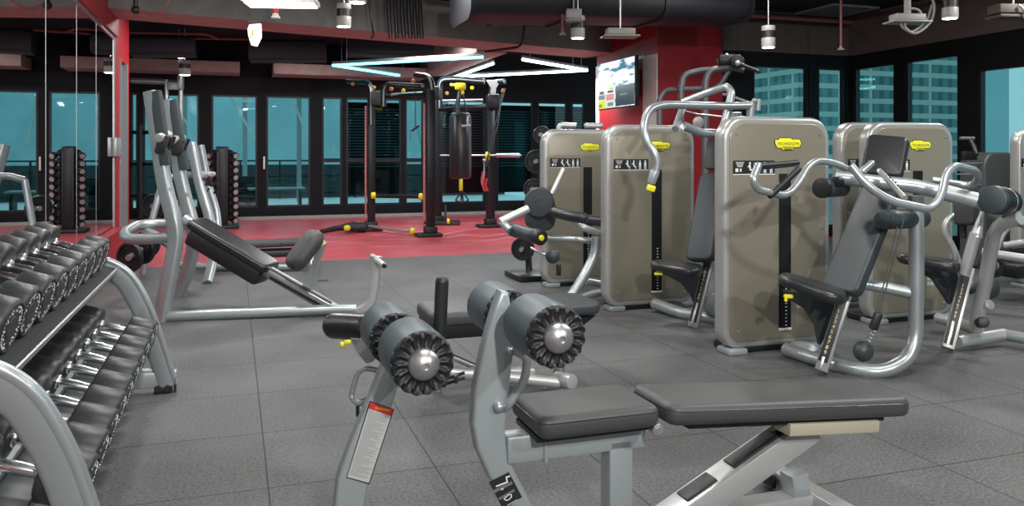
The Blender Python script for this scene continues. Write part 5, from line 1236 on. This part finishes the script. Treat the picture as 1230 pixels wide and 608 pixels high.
part('picture_tiles', mb, [M['scr_dark'], M['scr_white'], M['scr_yel'], M['scr_red'], M['scr_grey']], sc_)
mb = MB(); mb.box(Rm(5.74, 11.3, 2.38), (.20, .10, .10), ROOM.to_3x3(), .01); mb.box(Rm(5.825, 11.3, 2.38), (.03, .4, .4), ROOM.to_3x3(), .005); part('wall_bracket', mb, M['black'], t)

# ---------------------------------------------------------------- ceiling
def spot(px, py, d, label, r=.075, glowpw=6):
    c = P(px, py, d); t = thing('ceiling_spotlight', label, 'spotlight', c, group='white cylinder spotlights')
    mb = MB(); mb.cyl(c, c + UP * .11, r, .004, 28); bd = part('lower_housing', mb, M['spotgrey'], t)
    mb = MB(); mb.cyl(c + UP * .11, c + UP * .19, r * .96, 0, 28); part('black_band', mb, M['black'], t)
    mb = MB(); mb.cyl(c + UP * .19, c + UP * .25, r, .004, 28); part('upper_housing', mb, M['spotgrey'], t)
    mb = MB(); mb.lathe([(r * .86, -.003), (.001, -.003)], frame(c, UP), 24); part('lens', mb, M['lamp'], bd)
    mb = MB(); mb.cyl(c + UP * .25, Vector((c.x, c.y, CEIL)), .008); part('stem', mb, M['steel'], t)
    l = bpy.data.lights.new('spot_light', 'SPOT'); l.energy = glowpw; l.spot_size = 1.9; l.shadow_soft_size = .05; l.spot_blend = .6
    o = bpy.data.objects.new('spot_light', l); COL.objects.link(o); o.parent = t; o.matrix_world = Matrix.Translation(c - UP * .02)
for x, y, d, lab in ((413, 32, 9.0, 'white cylinder spotlight below the concrete beam, beside the hanging conduits'), (694, 46, 9.2, 'white cylinder spotlight next to the red sprinkler pipe and junction box'), (923, 57, 9.5, 'white cylinder spotlight hanging before the brown bulkhead near the red wall'), (1141, 22, 8.5, 'white cylinder spotlight hanging beside the looped white cable'), (429, 3, 7.2, 'white cylinder spotlight cut off by the top edge above the other')):
    spot(x, y, d, lab, .08, 40)
for x, y, lab in ((103, 66, ''), (215, 69, 'white cylinder spotlight far beyond the beam, higher of two by the tall uprights'), (222, 90, 'white cylinder spotlight low against the far pink-lit beam above the uprights')):
    if lab: spot(x, y, 14.2, lab, .10, 15)
t = thing('ceiling_light_panel', 'bright rectangular ceiling light panel at the top edge', 'ceiling light', P(338, 5, 7.6), YAW)
c = P(338, 6, 7.6)
mb = MB(); mb.box(c + UP * .03, (.66, .32, .05), Matrix.Rotation(.08, 3, 'Z'), .006); fr_ = part('housing', mb, M['white'], t)
mb = MB(); mb.box(c - UP * .0, (.62, .28, .012), Matrix.Rotation(.08, 3, 'Z'), .003); part('diffuser', mb, M['lamp'], fr_)
mb = MB(); mb.cyl(c + UP * .05 + Vector((.2, 0, 0)), c + UP * .60 + Vector((.2, 0, 0)), .006); mb.cyl(c + UP * .05 - Vector((.2, 0, 0)), c + UP * .6 - Vector((.2, 0, 0)), .006); part('suspension_rod', mb, M['steel'], t)
# emergency lamp
c = P(307, 42, 8.4); t = thing('exit_lamp', 'glowing white emergency exit lamp with a yellow running figure', 'exit sign', c)
mb = MB(); q = [(-.050, .10), (.062, .11), (.066, -.03), (.02, -.12), (-.03, -.11), (-.062, -.01), (-.066, .06)]; mb.slab([(x, y) for x, y in q][::-1], .05, .006, axes(c, (1, 0, 0), (0, 0, 1), (0, -1, 0))); bd = part('lamp_body', mb, M['lampw'], t)
mb = MB(); mb.box(c + Vector((.0, -.02, .13)), (.14, .08, .04), None, .01); mb.cyl(c + Vector((0, -.02, .14)), Vector((c.x, c.y - .02, CEIL)), .006); part('mounting_cap', mb, M['brown'], t)
mb = MB(); m4 = axes(c + Vector((-.01, -.0515, 0)), (1, 0, 0), (0, 0, 1), (0, -1, 0)); mb.lathe([(.012, 0), (.001, .001)], m4 @ Matrix.Translation((.0, .035, 0)), 10)
for (x, y, sx, sy, r_) in ((-.005, .005, .016, .045, .3), (-.02, -.028, .012, .035, .5), (.012, -.028, .012, .035, -.5), (.012, .008, .03, .008, .4), (-.02, .012, .024, .008, -.4)):
    mm = m4 @ Matrix.Translation((x, y, .0005)) @ Matrix.Rotation(r_, 4, 'Z'); mb.add([(-sx / 2, -sy / 2, 0), (sx / 2, -sy / 2, 0), (sx / 2, sy / 2, 0), (-sx / 2, sy / 2, 0)], [(0, 1, 2, 3)], mm)
part('running_figure', mb, M['picto'], bd, 'yellow running figure')
# alarm / sprinkler head
c = P(331, 22, 8.6); t = thing('ceiling_detector', 'small white detector with a red cap under the bright light panel', 'detector', c)
mb = MB(); mb.lathe([(.05, 0), (.05, .01), (.035, .03), (.03, .05)], frame(c, UP), 18); part('base', mb, M['white'], t)
mb = MB(); mb.lathe([(.03, .05), (.036, .07), (.03, .10), (.01, .12)], frame(c, UP), 18); part('cap', mb, M['redp'], t)
mb = MB(); mb.cyl(c + UP * .1, Vector((c.x, c.y, CEIL)), .008); part('stem', mb, M['pipe'], t)
# neon frames
def neon(name, label, segs, m, z=2.88, r=.028):
    t = thing(name, label, 'ceiling light', G(*segs[0][0], z) if False else P(segs[0][0][0], segs[0][0][1], F * (EYE - z) / (segs[0][0][1] - HY)))
    for p, q in segs:
        a_ = P(*p, F * (EYE - z) / (p[1] - HY)); b_ = P(*q, F * (EYE - z) / (q[1] - HY)); d_ = (b_ - a_).normalized()
        mb = MB(); mb.tube([a_ + UP * .035, b_ + UP * .035], 1, prof=rrect(.05, .05, .006, 2), up=(0, 0, 1)); h = part('housing', mb, M['silver_flat'], t)
        mb = MB(); mb.tube([a_ - UP * .004, b_ - UP * .004], r, n=10); part('light_tube', mb, M[m], h)
        n = 0
        for k in (.1, .9):
            c = a_.lerp(b_, k); mb = MB(); mb.cyl(c + UP * .05, Vector((c.x, c.y, CEIL)), .005, n=6); part('suspension_wire', mb, M['steel'], t)
    return t
neon('neon_frame', 'angular cyan-glowing light tubes hung under the ceiling above the rig', [((400, 78), (580, 68)), ((400, 78), (492, 92))], 'cyan')
neon('neon_frame', 'angular white-glowing light tubes hung under the ceiling between rig and television', [((538, 95), (592, 76)), ((548, 92), (705, 84)), ((628, 71), (705, 84))], 'wtube')
for (x, y, d, s_, c_, e_) in ((500, 80, 14.3, 1.2, (.4, .9, 1), 12), (620, 84, 14.8, 1.2, (.85, .97, 1), 45), (690, 90, 13.6, .5, (.9, .98, 1), 40)):
    area_light('neon_spill', P(x, y + 3, d), s_, e_, c_)
# big black duct
t = thing('air_duct', 'large black insulated air duct under the ceiling in front of the concrete beam', 'duct', P(720, 20, 9.6), .2)
d0 = P(552, 2, 9.3); d1 = P(880, 6, 10.4)
mb = MB(); pr = rrect(.46, .95, .18, 6); mb.tube([d0 + UP * .02, d1], 1, prof=pr, up=(0, 0, 1)); part('duct_body', mb, M['duct'], t)
for k in (.0, .33, .66, .985):
    c = d0.lerp(d1, k); mb = MB(); mb.tube([c, c + (d1 - d0).normalized() * .05], 1, prof=rrect(.50, .99, .20, 6), up=(0, 0, 1))
    part('duct_flange', mb, M['duct'], t)
mb = MB(); mb.tube([P(590, 24, 10.2), P(660, 20, 10.4)], 1, prof=rrect(.12, .5, .05, 4), up=(0, 0, 1)); part('branch_duct', mb, M['duct'], t)
# hanging conduits
for k, x in enumerate((466, 474, 482, 490, 497, 504)):
    d = 10.6 + k * .04
    mb = MB(); mb.tube([Vector((P(x, 46, d).x, d, CEIL)), P(x + 1, 20, d), P(x + 3, 46, d - .02)], .026, .05, n=10)
    single('black_conduit', mb, M['black'], 'black cable conduit hanging down the concrete beam, ' + ('first of the six from the spotlight' if k == 0 else 'last of the six from the spotlight' if k == 5 else ords[k] + 'of the six from the spotlight'), 'conduit', 'black conduits on the beam')
mb = MB(); mb.tube([P(443, -5, 10.3), P(446, 25, 10.3), P(449, 42, 10.35), P(446, 46, 10.6)], .014, .05, n=8); single('black_conduit', mb, M['black'], 'thin black conduit alone on the beam between spotlight and conduit bundle', 'conduit')
# junction box, sprinkler drop
c = P(689, 17, 9.0); t = thing('junction_box', 'cream junction box hanging by the red sprinkler pipe', 'electrical box', c)
mb = MB(); mb.box(c, (.17, .14, .10), None, .01); part('box_body', mb, M['rope'], t)
mb = MB(); mb.lathe([(.08, -.085), (.10, -.06), (.09, -.05)], frame(c, UP), 16); mb.cyl(c + UP * .05, Vector((c.x, c.y, CEIL)), .010); part('mount', mb, M['rope'], t)
for i, (x, y, d, lab) in enumerate(((676, 42, 9.3, 'red sprinkler drop pipe beside the junction box'), (1010, 60, 9.8, 'red sprinkler drop pipe before the brown bulkhead'), (1010, 60, 0, ''))):
    if not lab: continue
    c = P(x, y, d); t = thing('sprinkler', lab, 'sprinkler', c)
    mb = MB(); mb.cyl(c + UP * .03, Vector((c.x, c.y, CEIL)), .022 if i == 0 else .015); part('drop_pipe', mb, M['pipe'], t)
    mb = MB(); mb.lathe([(.045, 0), (.045, .006), (.018, .03), (.014, .05)], frame(c, UP), 16); part('head', mb, M['rope'], t)
# flat diffuser boxes and wall projector
def flatbox(px, py, d, w, label, name='access_point'):
    c = P(px, py, d); t = thing(name, label, 'ceiling device', c)
    mb = MB(); mb.box(c + UP * .05, (w * .78, .16, .07), Matrix.Rotation(.1, 3, 'Z'), .012); part('body', mb, M['rope'], t)
    mb = MB(); mb.box(c, (w, .24, .018), Matrix.Rotation(.1, 3, 'Z'), .006); part('base_plate', mb, M['rope'], t)
    mb = MB(); mb.cyl(c + UP * .08, Vector((c.x, c.y, CEIL)), .010); part('stem', mb, M['steel'], t); return t, c
flatbox(745, 44, 8.7, .38, 'cream flat ceiling device between the red pipe and the red wall')
t, c = flatbox(1090, 27, 8.6, .42, 'cream flat ceiling device with looped white cable')
mb = MB(); pts = [c + Vector((.02, -.05, .6)), c + Vector((.17, -.05, .38)), c + Vector((.27, -.05, .16)), c + Vector((.22, -.05, -.02)), c + Vector((.05, -.05, -.14)), c + Vector((-.06, -.05, -.06)), c + Vector((-.04, -.05, .03))]
mb.tube(pts, .015, .25, n=10, seg=8)
mb.tube([p_ + Vector((-.03, .02, .02)) for p_ in pts[2:]] + [c + Vector((.0, -.03, .15)), c + Vector((.12, -.03, .13)), c + Vector((.15, -.03, -.02))], .013, .12, n=10, seg=8); part('looped_cable', mb, M['rope'], t)
mb = MB(); mb.cyl(c + UP * .08 , c + UP * .30, .035); part('conduit_neck', mb, M['rope'], t)
c = P(1217, 12, 8.2); t = thing('wall_projector', 'grey bracketed ceiling unit near the top corner beyond the cable loop', 'ceiling device', c)
mb = MB(); mb.box(c, (.42, .2, .09), Matrix.Rotation(.1, 3, 'Z'), .012); mb.box(c - UP * .075, (.44, .24, .03), Matrix.Rotation(.1, 3, 'Z'), .008); part('body', mb, M['brown'], t)
mb = MB(); mb.tube([c + Vector((-.02, -.12, .03)), c + Vector((.03, -.14, -.02)), c + Vector((.02, -.14, -.10))], .012, .04); mb.cyl(c, Vector((c.x, c.y, CEIL)), .01); part('cable', mb, M['silver_flat'], t)
# ceiling grille
t = thing('ceiling_grille', 'thin grey square ceiling grille before the brown bulkhead', 'vent', G(1000, 19, 3.40) if False else P(1000, 19, 12.4), YAW)
cg = P(1000, 19, 12.4); mb = MB(); s_ = .42
for (x0, x1, y0, y1) in ((-s_, s_, -s_ * 1.2, -s_ * 1.2 + .02), (-s_, s_, s_ * 1.2 - .02, s_ * 1.2), (-s_, -s_ + .02, -s_ * 1.2, s_ * 1.2), (s_ - .02, s_, -s_ * 1.2, s_ * 1.2)):
    b_, a_ = cg.dot(B), cg.dot(A); rbox(mb, b_ + x0, b_ + x1, a_ + y0, a_ + y1, CEIL - .03, CEIL)
part('grille_frame', mb, M['silver_flat'], t)
mb = MB()
for k in range(7): rbox(mb, b_ - s_, b_ + s_, a_ - s_ * 1.2 + .12 * k + .1, a_ - s_ * 1.2 + .12 * k + .108, CEIL - .02, CEIL)
part('grille_bar', mb, M['silver_flat'], t)
# pipework beyond the beam
def pipe(pts, r, m, label, n=10):
    mb = MB(); mb.tube(pts, r, .15, n=n); return single('ceiling_pipe', mb, M[m], label, 'pipe')
zz = 3.2
pipe([P(60, 38, 13.0), P(250, 41, 13.6), P(262, 47, 13.7)], .022, 'pipe', 'thin reddish pipe beyond the beam, level with the exit lamp')
pipe([P(150, 45, 14.0), P(300, 47, 14.2)], .022, 'pipe', 'reddish pipe just under another, beyond the beam')
pipe([P(155, 80, 15.4), P(240, 78, 15.6)], .05, 'duct', 'dark pipe run above the far pink-lit beam')
pipe([Rm(3.2, 10.2, 3.32), Rm(9.0, 10.2, 3.32)], .03, 'pipe', 'long reddish pipe under the ceiling before the brown bulkhead')
pipe([Rm(2.0, 7.6, 3.38), Rm(8.8, 7.6, 3.38)], .03, 'pipe', 'long reddish pipe under the ceiling over the row of machines')
for (x0, x1, yy, d, h_) in ((158, 235, 57, 13.5, .30), (300, 392, 62, 14.2, .35), (415, 520, 58, 15.0, .3)):
    c0, c1 = P(x0, yy, d), P(x1, yy, d + .3); mb = MB(); mb.tube([c0, c1], 1, prof=rrect(h_, .6, .05, 4), up=(0, 0, 1))
    single('air_duct', mb, M['duct'], {158: 'dark rectangular duct beyond the beam, near the red post', 300: 'dark rectangular duct beyond the beam, near the exit lamp', 415: 'dark rectangular duct beyond the beam, over the cyan tubes'}[x0], 'duct', rotz=0)
# black hangers on the beam (near the mirror)
for x, lab in ((163, 'black pendant socket with looping cord on the near ceiling by the red post'),):
    c = P(x, 12, 8.6); t = thing('pendant_socket', lab, 'pendant', c); mb = MB(); mb.ball(c, .045); mb.cyl(c, Vector((c.x, c.y, CEIL)), .022); part('socket', mb, M['black'], t)
    mb = MB(); mb.tube([c + Vector((.05, -.05, 0)), c + Vector((.17, -.05, -.07)), c + Vector((.36, -.05, .02)), c + Vector((.38, -.05, .20))], .010, .08, n=8); part('cord', mb, M['pipe'], t)
# cable along the beam underside
pipe([P(583, 62, 12.6), P(628, 56, 12.1), P(630, 24, 12.0)], .02, 'black', 'thin black pipe crossing the underside of the concrete beam')
